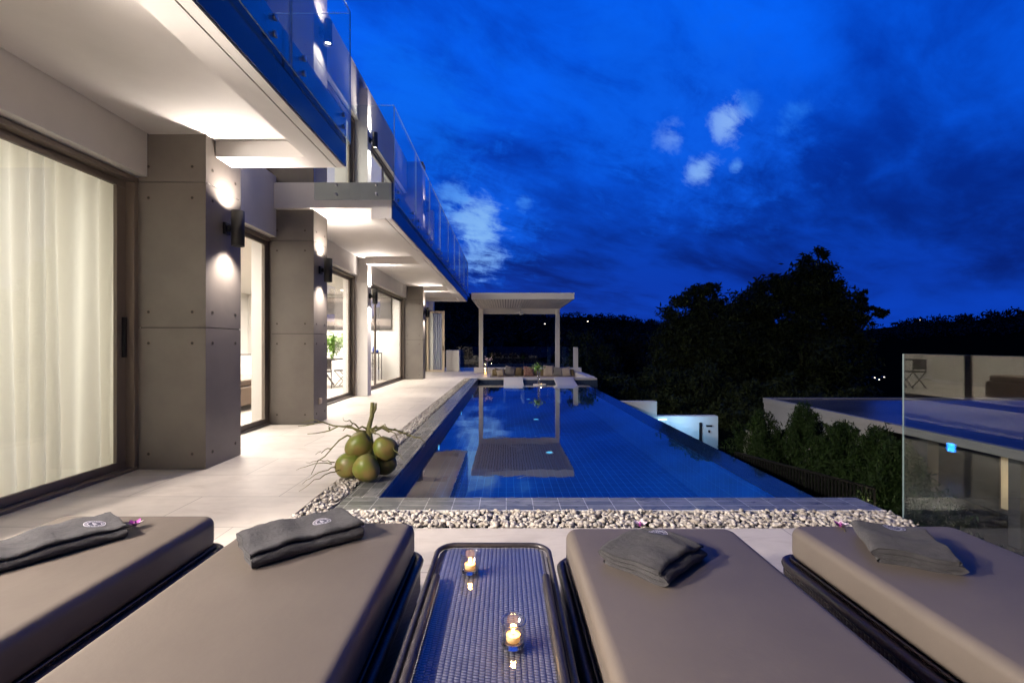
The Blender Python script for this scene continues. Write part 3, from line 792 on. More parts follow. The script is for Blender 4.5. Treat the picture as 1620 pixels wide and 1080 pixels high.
# side table ----------------------------------------------------------
tb = thing('side_table', 'grey wicker tray table with a glass top between the two middle loungers', 'table', (-.055, 1.22, 0))
TW, TL, TZ = .232, .74, .335
def rrect(w_, l_, rc, n=7):
    pts = []
    for sx, sy, a0 in ((1, 1, 0), (-1, 1, 90), (-1, -1, 180), (1, -1, 270)):
        for k in range(n):
            a = R(a0+90*k/(n-1)); pts.append((sx*(w_-rc)+rc*math.cos(a), sy*(l_-rc)+rc*math.sin(a)))
    return pts
tm = MB(); pr = rrect(TW-.012, TL-.012, .06); n_ = len(pr)
tm.add([(x, y, TZ-.03) for x, y in pr]+[(x, y, TZ-.004) for x, y in pr], [tuple(range(n_))[::-1], tuple(range(n_, 2*n_))]+[(k, (k+1) % n_, n_+(k+1) % n_, n_+k) for k in range(n_)])
tm.build('woven_top', 'weave', tb)
gm = MB(); pr = rrect(TW-.035, TL-.035, .045)
gm.add([(x, y, TZ) for x, y in pr]+[(x, y, TZ+.005) for x, y in pr], [tuple(range(n_))[::-1], tuple(range(n_, 2*n_))]+[(k, (k+1) % n_, n_+(k+1) % n_, n_+k) for k in range(n_)])
gm.build('glass_top', mat_glass('table glass', (.97, .98, .99), .045), tb)
rm = MB()
pts = [(x, y, TZ+.003) for x, y in rrect(TW, TL, .075, 9)]; rm.tube(pts+pts[:2], .0105, 12, caps=False)
pts = [(x, y, TZ-.035) for x, y in rrect(TW-.004, TL-.004, .075, 9)]; rm.tube(pts+pts[:2], .011, 10, caps=False)
rm.build('rim', 'tray', tb)
for sx in (-1, 1):
    for yy, l_ in ((.13, .33), (-.42, .16)):
        MB().tube([(sx*(TW-.032), yy-l_, TZ+.010), (sx*(TW-.032), yy-l_+.02, TZ+.018), (sx*(TW-.032), yy+l_-.02, TZ+.018), (sx*(TW-.032), yy+l_, TZ+.010)], [.008, .014, .014, .008], 12).build('inner_rail', 'tray', tb)
sk_ = MB(); pr = rrect(TW-.01, TL-.01, .07)
sk_.add([(x, y, .05) for x, y in pr]+[(x*1., y, TZ-.04) for x, y in pr], [(k, (k+1) % n_, n_+(k+1) % n_, n_+k) for k in range(n_)]); sk_.build('apron', 'rattan', tb)
for sx in (-1, 1):
    for sy in (-1, 1): MB().tube([(sx*.17, sy*.66, 0), (sx*.17, sy*.66, .06)], .02, 10).build('leg', 'rattan_rail', tb)

GB = bpy.data.materials.new('thick glass base'); GB.use_nodes = True
tt = NT(GB.node_tree); tt.n.clear(); oo = tt.node('ShaderNodeOutputMaterial'); gg = tt.node('ShaderNodeBsdfGlass'); gg.inputs['IOR'].default_value = 1.45
gg.inputs['Color'].default_value = (.95, .97, 1, 1); tt.l.new(gg.outputs[0], oo.inputs[0]); M['glassbase'] = GB
def candle(x, y, z, label, power=.5):
    t = thing('candle_glass', label, 'candle', (x, y, z), group='tealights in clear glasses')
    r = .0365; h = .072
    MB().lathe([(0, .0), (r*.9, .0), (r, .004), (r, h-.002), (r-.001, h), (r-.003, h-.001), (r-.0035, .016), (r-.006, .014), (0, .014)], n=40).build('tumbler', 'clear', t)
    MB().lathe([(0, .002), (r-.005, .002), (r-.0045, .005), (r-.0055, .0125), (0, .0135)], n=32).build('tumbler_base', 'glassbase', t)
    MB().lathe([(r-.0032, h-.004), (r+.0002, h-.004), (r+.0004, h), (r-.0015, h+.0012), (r-.0034, h), (r-.0032, h-.004)], n=40).build('tumbler_rim', 'glassbase', t)
    MB().lathe([(0, .0142), (.0195, .0142), (.0205, .031), (.0195, .031)], n=28).build('cup', 'tin', t)
    MB().lathe([(.0193, .028), (.012, .0285), (0, .029)], n=24).build('wax', 'wax', t)
    MB().tube([(0, 0, .029), (.0005, 0, .036)], .0008, 6).build('wick', 'black', t)
    MB().lathe([(0, .034), (.0036, .036), (.0046, .039), (.0034, .044), (.0012, .049), (0, .051)], n=16).build('flame', 'flame', t)
    light('POINT', 'candle_light', (0, 0, .048), power, (1, .55, .18), t, radius=.008)
candle(-.137, 1.725, TZ+.0055, 'tealight in a clear glass at the far end of the wicker table, smaller in view')
candle(.020, 1.305, TZ+.0055, 'tealight in a clear glass on the near part of the wicker table')

# towels ---------------------------------------------------------------
def towel(loc, rz, label, L=.44, Wd=.26, lay=3, th=.017, seed=1, emb=(.6, .8), emb_r=.036, flat=1., kind=0):
    r2 = random.Random(seed)
    t = thing('towel', label, 'towel', loc, rz, 'folded grey towels on the loungers')
    # zig-zag folded sheet: centre line in (u, z)
    path = []; half = Wd/2
    for k in range(lay):
        z = th*(.5+k); s_ = 1 if k % 2 == 0 else -1
        for j in range(13):
            path.append((s_*(-half+th+(Wd-2*th)*j/12), z))
        if k < lay-1:
            for j in range(1, 6):
                a = -90+180*j/6; path.append((s_*(half-th+.5*th*math.cos(R(a))*1.6), z+th/2+th/2*math.sin(R(a))))
    P_ = np.array(path); n = len(P_)
    d_ = np.gradient(P_, axis=0); d_ /= np.linalg.norm(d_, axis=1)[:, None]; nn = np.stack([-d_[:, 1], d_[:, 0]], 1)
    hth = th*.46
    outer = P_+nn*hth; inner = P_-nn*hth
    sec = np.concatenate([outer, [P_[-1]+d_[-1]*hth*.9], inner[::-1], [P_[0]-d_[0]*hth*.9]])
    m = len(sec); nv = 46; vs = np.linspace(-L/2, L/2, nv)
    V = []
    p1, p2, p3 = r2.uniform(0, 6), r2.uniform(0, 6), r2.uniform(0, 6)
    for v_ in vs:
        e_ = (abs(v_)/(L/2)); fall = 1-.10*max(0, e_-.9)/.1
        hz = sec[:, 1]; top = hz/(th*lay)
        zz = hz*fall + top*(.0055*math.sin(v_*22+p1) + .004*math.sin(v_*47+p2)) + top*.005*np.sin(sec[:, 0]*24+p3+v_*6)
        xx = sec[:, 0] + .006*math.sin(v_*14+p2)*(.4+top) + .003*np.sin(v_*60+hz*200)
        V.append(np.stack([xx, np.full(m, v_)*(1-.03*(1-top)) + .004*np.sin(sec[:, 0]*40+p1), np.maximum(zz, .001)], 1))
    V = np.concatenate(V); q_ = []
    for i in range(nv-1):
        for k in range(m): q_.append((i*m+k, i*m+(k+1) % m, (i+1)*m+(k+1) % m, (i+1)*m+k))
    caps = []
    for b0 in (0, (nv-1)*m):
        for k in range(n-1): caps.append((b0+k, b0+k+1, b0+m-2-k-1, b0+m-2-k))
    o = np_mesh('cloth', V, np.array(q_+caps), 'towel', t, smooth=True)
    sub = o.modifiers.new('sub', 'SUBSURF'); sub.levels = 1; sub.render_levels = 2
    tex = bpy.data.textures.new('terry', 'CLOUDS'); tex.noise_scale = .012
    dm = o.modifiers.new('terry', 'DISPLACE'); dm.texture = tex; dm.strength = .0035; dm.mid_level = .5; dm.texture_coords = 'LOCAL'
    tex2 = bpy.data.textures.new('soft', 'CLOUDS'); tex2.noise_scale = .09
    dm = o.modifiers.new('soft', 'DISPLACE'); dm.texture = tex2; dm.strength = .004; dm.mid_level = .5; dm.texture_coords = 'LOCAL'
    # embroidered round emblem on top
    ex = emb[0]*half; ey = emb[1]*L/2; zt = th*lay*.985+.004
    em = MB(); dk = MB()
    def ring(mb, r0, r1, z, n__=40): 
        vs_ = []
        for k in range(n__):
            a = 2*math.pi*k/n__; vs_ += [(ex+r0*math.cos(a), ey+r0*math.sin(a), z), (ex+r1*math.cos(a), ey+r1*math.sin(a), z)]
        mb.add(vs_, [(2*k, 2*k+1, (2*k+3) % (2*n__), (2*k+2) % (2*n__)) for k in range(n__)])
    zt += .03
    for q__ in range(6): ring(dk, emb_r*q__/6+.0001, emb_r*(q__+1)/6, zt)
    ring(em, emb_r*.93, emb_r, zt+.0012); ring(em, emb_r*.60, emb_r*.66, zt+.0012)
    for k in range(30):                       # ring of stitched strokes
        a = 2*math.pi*k/30; r0 = emb_r*.71; r1 = emb_r*(.86 if k % 3 else .80); wd = .0009+.0004*(k % 2)
        cx, sy = math.cos(a), math.sin(a)
        em.add([(ex+r0*cx-wd*sy, ey+r0*sy+wd*cx, zt+.0012), (ex+r0*cx+wd*sy, ey+r0*sy-wd*cx, zt+.0012), (ex+r1*cx+wd*sy, ey+r1*sy-wd*cx, zt+.0012), (ex+r1*cx-wd*sy, ey+r1*sy+wd*cx, zt+.0012)], [(0, 1, 2, 3)])
    for a in (-60, -25, 10, 45, 80):           # fan of fronds
        a = R(a+80); cx, sy = math.cos(a), math.sin(a); r1 = emb_r*.50; wd = .0022
        em.add([(ex, ey-emb_r*.2, zt+.0012), (ex+r1*.6*cx-wd*sy, ey-emb_r*.2+r1*.6*sy+wd*cx, zt+.0012), (ex+r1*cx, ey-emb_r*.2+r1*sy, zt+.0012), (ex+r1*.6*cx+wd*sy, ey-emb_r*.2+r1*.6*sy-wd*cx, zt+.0012)], [(0, 1, 2, 3)])
    for e__, of in ((dk.build('emblem_patch', 'thread_dk', t), .0012), (em.build('emblem', 'thread', t, label='round embroidered emblem with a palm fan'), .0024)):
        sw = e__.modifiers.new('lie_on_cloth', 'SHRINKWRAP'); sw.target = o; sw.wrap_method = 'PROJECT'; sw.use_project_z = True
        sw.use_negative_direction = True; sw.use_positive_direction = False; sw.offset = of
    return t
def orchid(loc, rz, label, s=1.):
    t = thing('orchid', label, 'flower', loc, rz, 'orchid blossoms tucked beside the towels')
    pm = MB(); cm = MB()
    for k in range(5):
        a = R(72*k); L_ = .022*s; wd = .008*s
        dx_, dy_ = math.cos(a), math.sin(a)
        vs_ = [(0, 0, .004), (dx_*L_*.5-dy_*wd, dy_*L_*.5+dx_*wd, .010*s), (dx_*L_, dy_*L_, .016*s), (dx_*L_*.5+dy_*wd, dy_*L_*.5-dx_*wd, .010*s), (dx_*L_*.5, dy_*L_*.5, .006*s)]
        pm.add(vs_, [(0, 4, 2, 1), (0, 3, 2, 4)], 1 if k in (1, 2) else 0, True)
    cm.lathe([(0, 0), (.005*s, .003), (.004*s, .012*s), (0, .016*s)], n=10)
    pm.build('petals', ['petal_w', 'petal_p'], t); cm.build('lip', 'petal_p', t)
    MB().tube([(0, 0, .003), (-.02*s, -.01*s, .003), (-.04*s, -.012*s, .002)], .0015, 6).build('stalk', 'twig', t)
Zc = .3995
def at_plane(px, py, z): 
    Y_ = 720*(1.2-z)/(py-545); return ((px-801)*Y_/720, Y_)
towel((-1.786, 1.79, Zc), R(-35), 'folded grey towel on the lounger nearest to the curtained door', .42, .25, 3, th=.021, seed=3, emb=(.12, .59), emb_r=.035)
towel((-.83, 1.846, Zc), R(-50.7), 'folded grey towel on the lounger left of the candle table', .42, .26, 3, th=.021, seed=5, emb=(-.1, .40), emb_r=.036)
towel((.545, 1.69, Zc), R(-46), 'folded grey towel right of the candle table, open layers towards the viewer', .31, .26, 3, th=.022, seed=8, emb=(-.26, .66), emb_r=.036)
towel((1.53, 1.757, Zc), R(-26.5), 'folded grey towel on the lounger nearest to the glass fence', .30, .26, 3, th=.021, seed=12, emb=(0., .70), emb_r=.036)
orchid((-1.62, 1.985, Zc+.01), 0.3, 'white and purple orchid at the end of the towel nearest to the door', 1.5)
orchid((-.635, 1.95, Zc+.005), 1.3, 'dark purple orchid at the end of the towel left of the table', 1.4)
orchid((.575, 1.955, Zc+.02), 2.3, 'pale pink orchid behind the towel right of the table', 1.4)
orchid((1.47, 2.00, Zc), .9, 'purple orchid behind the towel nearest to the glass fence', 1.4)

# coconuts ---------------------------------------------------------------
cc = thing('coconut_bunch', 'bunch of green coconuts with a cut stem and bare twigs on the pebble strip', 'coconuts', (-1.24, 4.05, 0))
def nut(x, y, z, r, ax, seed):
    bm = bmesh.new(); bmesh.ops.create_uvsphere(bm, u_segments=36, v_segments=24, radius=1)
    for v_ in bm.verts:
        c_ = v_.co; a = math.atan2(c_.y, c_.x); rr = 1+.085*math.cos(3*a+seed)*(1-c_.z**2)+.02*math.sin(5*c_.z+seed+a)
        tip = .10*max(0, c_.z)**3
        v_.co = Vector((c_.x*rr, c_.y*rr, c_.z*1.14+tip))*r
    me = bpy.data.meshes.new('coconut'); bm.to_mesh(me); bm.free()
    for p_ in me.polygons: p_.use_smooth = True
    me.materials.append(M['coconut']); o = bpy.data.objects.new('coconut', me); COL.objects.link(o); o.parent = cc; o.location = (x, y, z); o.rotation_euler = ax
nut(-.085, .03, .295, .115, (.5, .45, 0), 0); nut(.155, .05, .265, .104, (.5, -.6, 0), 1); nut(.03, -.10, .128, .112, (.7, -.1, 0), 2)
nut(-.16, -.02, .135, .104, (.4, .7, .5), 3); nut(.125, .12, .125, .106, (.2, -.3, 1), 4); nut(-.03, .17, .12, .105, (0, .3, 2), 5)
MB().tube([(.01, .04, .36), (.0, .05, .45), (.03, .05, .56), (.035, .05, .68)], [.026, .022, .020, .018], 10).tube([(.03, .05, .56), (.06, .05, .62), (.07, .045, .675)], [.012, .012, .008], 8).tube([(0, .05, .40), (.02, .03, .30), (.01, 0, .22)], [.03, .035, .03], 10).build('stem', 'twig', cc)
tw = MB(); r3 = random.Random(4)
def twig(p0, p1, sag, kink=.04, r0=.0115):
    p0, p1 = Vector(p0), Vector(p1); pts = []
    for k in range(9):
        f_ = k/8; p_ = p0.lerp(p1, f_); p_.z += sag*math.sin(math.pi*f_); 
        if 0 < k < 9: p_ += Vector((r3.uniform(-kink, kink)*.5, r3.uniform(-kink, kink)*.5, r3.uniform(-kink, kink)))*.5
        pts.append(p_)
    tw.tube(pts, [r0*(1-.75*k/8) for k in range(9)], 6)
    return pts
for tgt, sg in (((-.62, .0, .46), .06), ((-.50, -.05, .40), .05), ((-.45, -.12, .10), .10), ((.46, .05, .36), .03), ((.52, .10, .30), .06), ((.30, -.1, .40), .05),
                ((-.16, -.15, .48), .05), ((.12, -.12, .45), 0)):
    pts = twig((.0, .05, r3.uniform(.38, .46)), tgt, sg)
    for k in (5,):
        b0 = pts[k]; twig(b0, b0+Vector((r3.uniform(-.10, .10)+tgt[0]*.22, r3.uniform(-.05, .05), r3.uniform(-.10, .06))), .0, .03, .006)
for p0, p1 in (((-.28, -.08, .16), (-.56, -.15, .13)), ((-.24, -.1, .14), (-.48, -.22, .03)), ((-.2, -.12, .12), (-.46, -.32, .0)), ((-.25, -.1, .18), (-.50, -.1, .17)), ((.2, 0, .3), (.34, -.05, .18))):
    twig(p0, p1, .02, .02, .0055)
tw.build('twigs', 'twig', cc)
for (x, y, z) in ((-.06, .03, .405), (.13, .05, .36), (.03, -.06, .235)):
    MB().lathe([(.001, .02), (.022, .012), (.030, -.004), (.024, -.012)], (x, y, z), 12).build('husk_cap', 'twig', cc)

# =================================================================== PERGOLA AND SUNKEN SEAT
pg = thing('pergola', 'white flat roofed pergola with slatted ceiling at the far end of the pool', 'pergola', (0, 0, 0))
GX0, GX1, GY0, GY1, GZ = -1.19, 2.32, 15.5, 19.93, 2.75
fr = MB(); fr.box(GX0, GX1, GY0, GY0+.08, GZ, GZ+.215); fr.box(GX0, GX0+.08, GY0+.08, GY1, GZ, GZ+.20); fr.box(GX1-.08, GX1, GY0+.08, GY1, GZ, GZ+.20)
fr.box(GX0+.08, GX1-.08, GY1-.08, GY1, GZ-.22, GZ+.20); fr.build('roof_frame', 'white_metal', pg, bevel=.004)
sl_ = MB(); n_s = 34; wd = (GX1-GX0-.16)/n_s
for k in range(n_s): sl_.box(GX0+.08+k*wd+.010, GX0+.08+(k+1)*wd-.010, GY0+.081, GY1-.081, GZ+.02, GZ+.05)
s2 = sl_.build('roof_slats', 'slat', pg)
MB().box(GX0+.08, GX1-.08, GY0+.08, GY1-.08, GZ+.06, GZ+.195).build('roof_deck', 'slatgap', pg)
for xx in (GX0, GX1-.18): MB().box(xx, xx+.18, GY1-.2, GY1-.001, .205, GZ).build('post', 'white_metal', pg, bevel=.004)
lw = thing('low_wall', 'low white wall behind the sunken seat, carrying the pergola posts', 'wall', (0, 0, 0))
MB().box(-1.40, 3.26, 19.7, 19.98, -.55, .205).build('wall_body', 'plaster', lw, bevel=.004)
MB().box(2.93, 3.12, 19.75, 19.94, .205, 1.09).build('pillar', 'white_metal', lw, bevel=.004)
MB().box(2.95, 3.26, 16.76, 19.69, -.55, .02).build('side_wall', 'plaster', lw)
bs = thing('bench', 'sunken built in bench with a beige seat pad under the pergola', 'bench', (0, 0, 0))
MB().box(-1.0, 2.94, 19.0, 19.69, -.55, -.26).build('bench_base', 'plaster', bs)
MB().box(-.60, 2.90, 19.05, 19.5, -.26, -.14).build('seat_cushion', 'fabric_beige', bs, bevel=.03)
MB().box(-.60, 2.90, 19.5, 19.685, -.26, .14).build('back_cushion', 'fabric_olive', bs, bevel=.04)
fn = thing('ceiling_fan', 'white ceiling fan hanging under the pergola roof', 'fan', (.56, 17.4, GZ-.02))
MB().tube([(0, 0, .05), (0, 0, -.26)], .018, 10).build('rod', 'white_metal', fn)
MB().lathe([(0, -.40), (.07, -.38), (.10, -.33), (.08, -.27), (.03, -.25)], n=20).build('motor', 'white_metal', fn)
MB().lathe([(.06, 0), (.05, -.06), (.02, -.07)], n=16).build('ceiling_cup', 'white_metal', fn)
for k in range(3):
    a = R(20+120*k); c_, s_ = math.cos(a), math.sin(a); bl = MB()
    def pt(l_, w2, z): return (l_*c_-w2*s_, l_*s_+w2*c_, z)
    bl.add([pt(.08, -.05, -.335), pt(.62, -.06, -.345), pt(.62, .06, -.32), pt(.08, .05, -.315), pt(.08, -.05, -.325), pt(.62, -.06, -.335), pt(.62, .06, -.31), pt(.08, .05, -.305)],
           [(0, 3, 2, 1), (4, 5, 6, 7), (0, 1, 5, 4), (1, 2, 6, 5), (2, 3, 7, 6), (3, 0, 4, 7)]); bl.build('blade', 'white_metal', fn)
def pillow(px, w_, h_, m_, rz, label, y=19.32, tilt=.35):
    x = (px-801)*y/720
    bm = bmesh.new(); bmesh.ops.create_grid(bm, x_segments=14, y_segments=14, size=.5)
    top = [v_ for v_ in bm.verts]
    ret = bmesh.ops.duplicate(bm, geom=bm.verts[:]+bm.edges[:]+bm.faces[:])
    dup_ = set(g_ for g_ in ret['geom'] if isinstance(g_, bmesh.types.BMVert))
    for v_ in bm.verts:
        a, b2 = v_.co.x*2, v_.co.y*2; f_ = max(0, (1-a*a))**.5*max(0, (1-b2*b2))**.5
        z = .075*f_**.8*(1 if v_ not in dup_ else -1)
        pin = 1-.10*(1-abs(a))*abs(b2)-.0; pin2 = 1-.10*(1-abs(b2))*abs(a)
        v_.co = Vector((a*w_/2*pin2, z, b2*h_/2*pin + h_/2))
    bmesh.ops.remove_doubles(bm, verts=bm.verts[:], dist=.0005)
    bmesh.ops.recalc_face_normals(bm, faces=bm.faces[:])
    me = bpy.data.meshes.new('pillow'); bm.to_mesh(me); bm.free()
    for p_ in me.polygons: p_.use_smooth = True
    me.materials.append(M[m_]); o = bpy.data.objects.new('pillow', me); COL.objects.link(o)
    o.location = (x, y, -.15); o.rotation_euler = (-tilt, rz, rz*.5); tag(o, label, 'pillow', 'pillows along the sunken seat')
M['pil_red'] = mat('red patterned fabric', (.24, .09, .075), .9, col2=(.42, .30, .24), vscale=26)
pillow(787, .36, .36, 'fabric_olive', .2, 'dark olive pillow at the left end of the sunken seat')
pillow(793, .34, .34, 'fabric_beige', -.2, 'small cream pillow leaning in front of the olive one', y=19.05)
pillow(806, .46, .46, 'fabric_grey', .18, 'large grey beige pillow with one corner raised, third along the seat')
pillow(837, .46, .46, 'pil_red', 0, 'reddish patterned pillow in the middle of the sunken seat')
pillow(868, .46, .50, 'fabric_beige', .03, 'large cream pillow on the right half of the sunken seat')
pillow(883, .42, .42, 'fabric_grey', .1, 'dark grey pillow next to the right pergola post')
pillow(896, .42, .42, 'fabric_beige', -.15, 'cream pillow at the right end of the sunken seat')
pillow(820, .40, .42, 'fabric_olive', 0, 'brown pillow between the grey beige and the reddish one', y=19.42)
# in-water reclining slabs with ribbed backs
for x0, x1, lb in ((-.09, .58, 'left'), (1.70, 2.37, 'right')):
    t = thing('pool_recliner', 'ribbed white recliner slab sloping into the water on the '+lb+' side of the pool end', 'recliner', ((x0+x1)/2, 15.3, 0), group='white recliner slabs in the pool')
    hw = (x1-x0)/2; sl2 = MB(); n_r = 7
    for k in range(n_r):
        y0, y1 = .97-1.55*k/n_r, .97-1.55*(k+.93)/n_r; z0, z1 = .04-.26*k/n_r, .04-.26*(k+.93)/n_r
        sl2.add([(-hw, y0, z0-.08), (hw, y0, z0-.08), (hw, y1, z1-.08), (-hw, y1, z1-.08), (-hw, y0, z0), (hw, y0, z0), (hw, y1, z1), (-hw, y1, z1)],
                [(0, 3, 2, 1)[::-1], (4, 5, 6, 7)[::-1], (0, 1, 5, 4)[::-1], (1, 2, 6, 5)[::-1], (2, 3, 7, 6)[::-1], (3, 0, 4, 7)[::-1]])
    sl2.build('slats', 'white_metal', t)
    MB().box(-hw, -hw+.06, -.7, .9, FLOORZ, -.34).box(hw-.06, hw, -.7, .9, FLOORZ, -.34).build('base', 'white_metal', t)
# floating tray with candle and vase
ft = thing('floating_tray', 'small round floating tray near the far end of the pool', 'tray', (1.12, 15.3, WL))
MB().lathe([(0, -.02), (.19, -.02), (.22, .01), (.22, .035), (.20, .035), (.19, .012), (0, .012)], n=32).build('dish', 'white_metal', ft)
vz = thing('vase', 'tall clear vase with leafy stems on the floating tray', 'vase', (1.09, 15.36, WL+.012))
MB().lathe([(0, 0), (.05, 0), (.05, .46), (.047, .46), (.047, .01)], n=20).build('vase_body', 'clear', vz)
C = rng.normal(size=(50, 3))*np.array([.09, .09, .05]) + np.array([0, 0, .58]); V, F = leaf_quads(C, .05, 1.5); np_mesh('leaves', V, F, 'potleaf', vz)
MB().tube([(0, 0, .02), (.01, 0, .3), (-.03, 0, .58)], .006, 6).tube([(.01, 0, .02), (0, 0, .3), (.05, 0, .6)], .006, 6).build('stems', 'twig', vz)
candle(1.17, 15.22, WL+.012, 'tealight in a clear glass on the floating tray', 1.2)
ln = thing('lantern', 'tall clear glass lantern with a lit candle beside the left pergola post', 'lantern', ((768-801)*18.2/720, 18.2, 0))
MB().lathe([(0, 0), (.10, 0), (.10, .02), (0, .021)], n=20).build('base', 'steel', ln)
MB().lathe([(.085, .021), (.085, .50), (.081, .50), (.081, .022)], n=24).build('glass_cylinder', 'clear', ln)
MB().tube([(0, 0, .021), (0, 0, .10)], .035, 16).build('candle', 'wax', ln)
MB().lathe([(0, .11), (.008, .125), (.006, .15), (0, .17)], n=12).build('flame', 'flame', ln)
light('POINT', 'lantern_light', (0, 0, .15), 4, (1, .6, .25), ln, radius=.02)
C = rng.normal(size=(30, 3))*np.array([.10, .06, .04]) + np.array([.10, 0, .60]); V, F = leaf_quads(C, .035, 1.3); np_mesh('flowers', V, F, 'petal_w', ln)
MB().tube([(.0, 0, .49), (.02, 0, .56), (.16, 0, .62)], .005, 6).tube([(.0, 0, .49), (-.02, 0, .56), (.0, 0, .62)], .005, 6).build('stems', 'twig', ln)

ub = MB().box(-.30, .30, -.25, .25, 0, .95).build('utility_box', 'white_metal', loc=(-2.42, 20.75, 0), bevel=.01)
tag(ub, 'plain pale waist high cabinet standing beyond the open glass door leaf', 'cabinet')
rf = thing('glass_railing', 'frameless glass railing behind the pergola, closing the far end of the deck', 'railing', (0, 21.8, 0))
for x0 in np.arange(-2.4, 3.0, 1.35): pane_box(x0, x0+1.33, -.006, .006, 0.02, 1.10).build('glass_panel', ['rail_glass', 'glass_edge'], rf)
for x0 in np.arange(-2.4, 3.1, 1.35): MB().box(x0-.02, x0+.01, -.02, .02, 0, .10).build('clamp', 'steel', rf)
gf = thing('glass_fence', 'frameless glass fence panels along the right edge of the deck beside the last lounger', 'fence', (2.752, 0, 0))
for y0, y1 in ((1.66, 3.155), (.15, 1.64), (-1.36, .13), (-2.87, -1.38)): pane_box(-.006, .006, y0, y1, -.15, 1.137).build('glass_panel', ['fence_glass', 'glass_edge'], gf)
for y0 in (2.8, 2.0, 1.3, .5): MB().box(-.03, .03, y0-.03, y0+.03, -.16, -.06).build('clamp', 'steel', gf)

# =================================================================== BELOW AND BEYOND
# stepped white garden walls below the pool
gw = thing('garden_wall', 'low white stepped garden wall lit cool blue beside the infinity edge', 'wall', (0, 0, 0))
MB().box(2.76, 3.64, 11.0, 11.2, -2.2, -.175).build('upper_wall', 'gwall', gw)
MB().box(3.641, 5.12, 11.0, 11.2, -2.2, -.525).build('lower_wall', 'gwall', gw)
MB().box(4.66, 4.70, 10.94, 10.999, -1.4, -.68).build('drain_pipe', 'black', gw); MB().box(4.83, 4.96, 10.96, 10.999, -.78, -.74).build('wall_vent', 'black', gw); MB().box(4.88, 4.91, 10.96, 10.999, -.92, -.86).build('tap', 'black', gw)
gl = thing('strip_light', 'small cool strip light at the step of the white garden wall', 'light', (3.76, 10.96, -.60))
MB().box(-.10, .10, -.02, .02, -.012, .012).build('lamp_face', 'cyanlamp', gl)
light('AREA', 'strip_glow', (.35, -.7, .0), 11, (.30, .62, 1), gl, rot=(R(90), 0, R(-25)), size=.3)
# dark fence in front of the hedge
bf = thing('metal_fence', 'low black metal fence with upright bars in front of the hedge', 'fence', (0, 0, 0))
for k in range(46):
    f_ = k/45; x, y = 3.02+.62*f_, 6.0-1.5*f_
    MB().box(x-.008, x+.008, y-.008, y+.008, -1.75, -.22).build('bar', 'fence_black', bf)
for zz in (-.22, -1.5): MB().tube([(3.02, 6.0, zz), (3.64, 4.5, zz)], .015, 6).build('rail', 'fence_black', bf)
wp = MB().box(-.06, .06, -.06, .06, -1.5, .0).build('fence_post', 'nwall', loc=(3.42, 6.4, -.0), bevel=.005); wp.location.z = 0
tag(wp, 'short white post at the left end of the hedge', 'post')

# neighbour's villa, lower down the slope
nb_ = thing('neighbour_house', 'flat roofed white house lower down the slope behind the hedge', 'house', (0, 0, 0))
MB().box(7.3, 16, 4.0, 12.95, -.45, -.345).build('roof_slab', 'nwall', nb_, bevel=.01)
MB().box(7.3, 7.42, 4.0, 12.95, -.345, -.305).box(7.42, 16, 12.83, 12.95, -.345, -.305).build('parapet', 'nwall', nb_)
MB().add([(7.42, 4.0, -.34), (16, 4.0, -.34), (16, 12.83, -.34), (7.42, 12.83, -.34)], [(0, 1, 2, 3)]).build('roof_surface', 'nroof', nb_)
MB().box(7.32, 7.5, 8.9, 12.93, -3.2, -.45).build('wall', 'nwall', nb_)
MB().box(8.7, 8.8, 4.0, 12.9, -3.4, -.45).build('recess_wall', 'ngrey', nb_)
for y0, y1 in ((6.75, 8.0), (5.4, 6.6), (4.1, 5.25)): 
    wn = MB().box(8.66, 8.70, y0, y1, -1.7, -.6).build('window', 'bronze', nb_)
    MB().box(8.64, 8.66, y0+.05, y1-.05, -1.65, -.65).build('pane', 'nlit', wn)
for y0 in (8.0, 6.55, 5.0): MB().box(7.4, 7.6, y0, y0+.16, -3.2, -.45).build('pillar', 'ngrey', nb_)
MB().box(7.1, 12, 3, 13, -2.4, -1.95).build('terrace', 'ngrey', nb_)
for k, (yy) in enumerate((7.6, 6.1)):
    t = thing('wall_lamp', ('warm wall lamp beside the window of the lower house, seen through the fence', 'warm wall lamp nearer to the fence on the lower house')[k], 'wall lamp', (8.62, yy, -1.2), group='lamps on the lower house')
    MB().box(-.03, .03, -.03, .03, -.08, .08).build('lamp_face', 'farlamp', t)
    light('POINT', 'lamp_glow', (-.1, 0, 0), 8, (1, .75, .5), t, radius=.03)

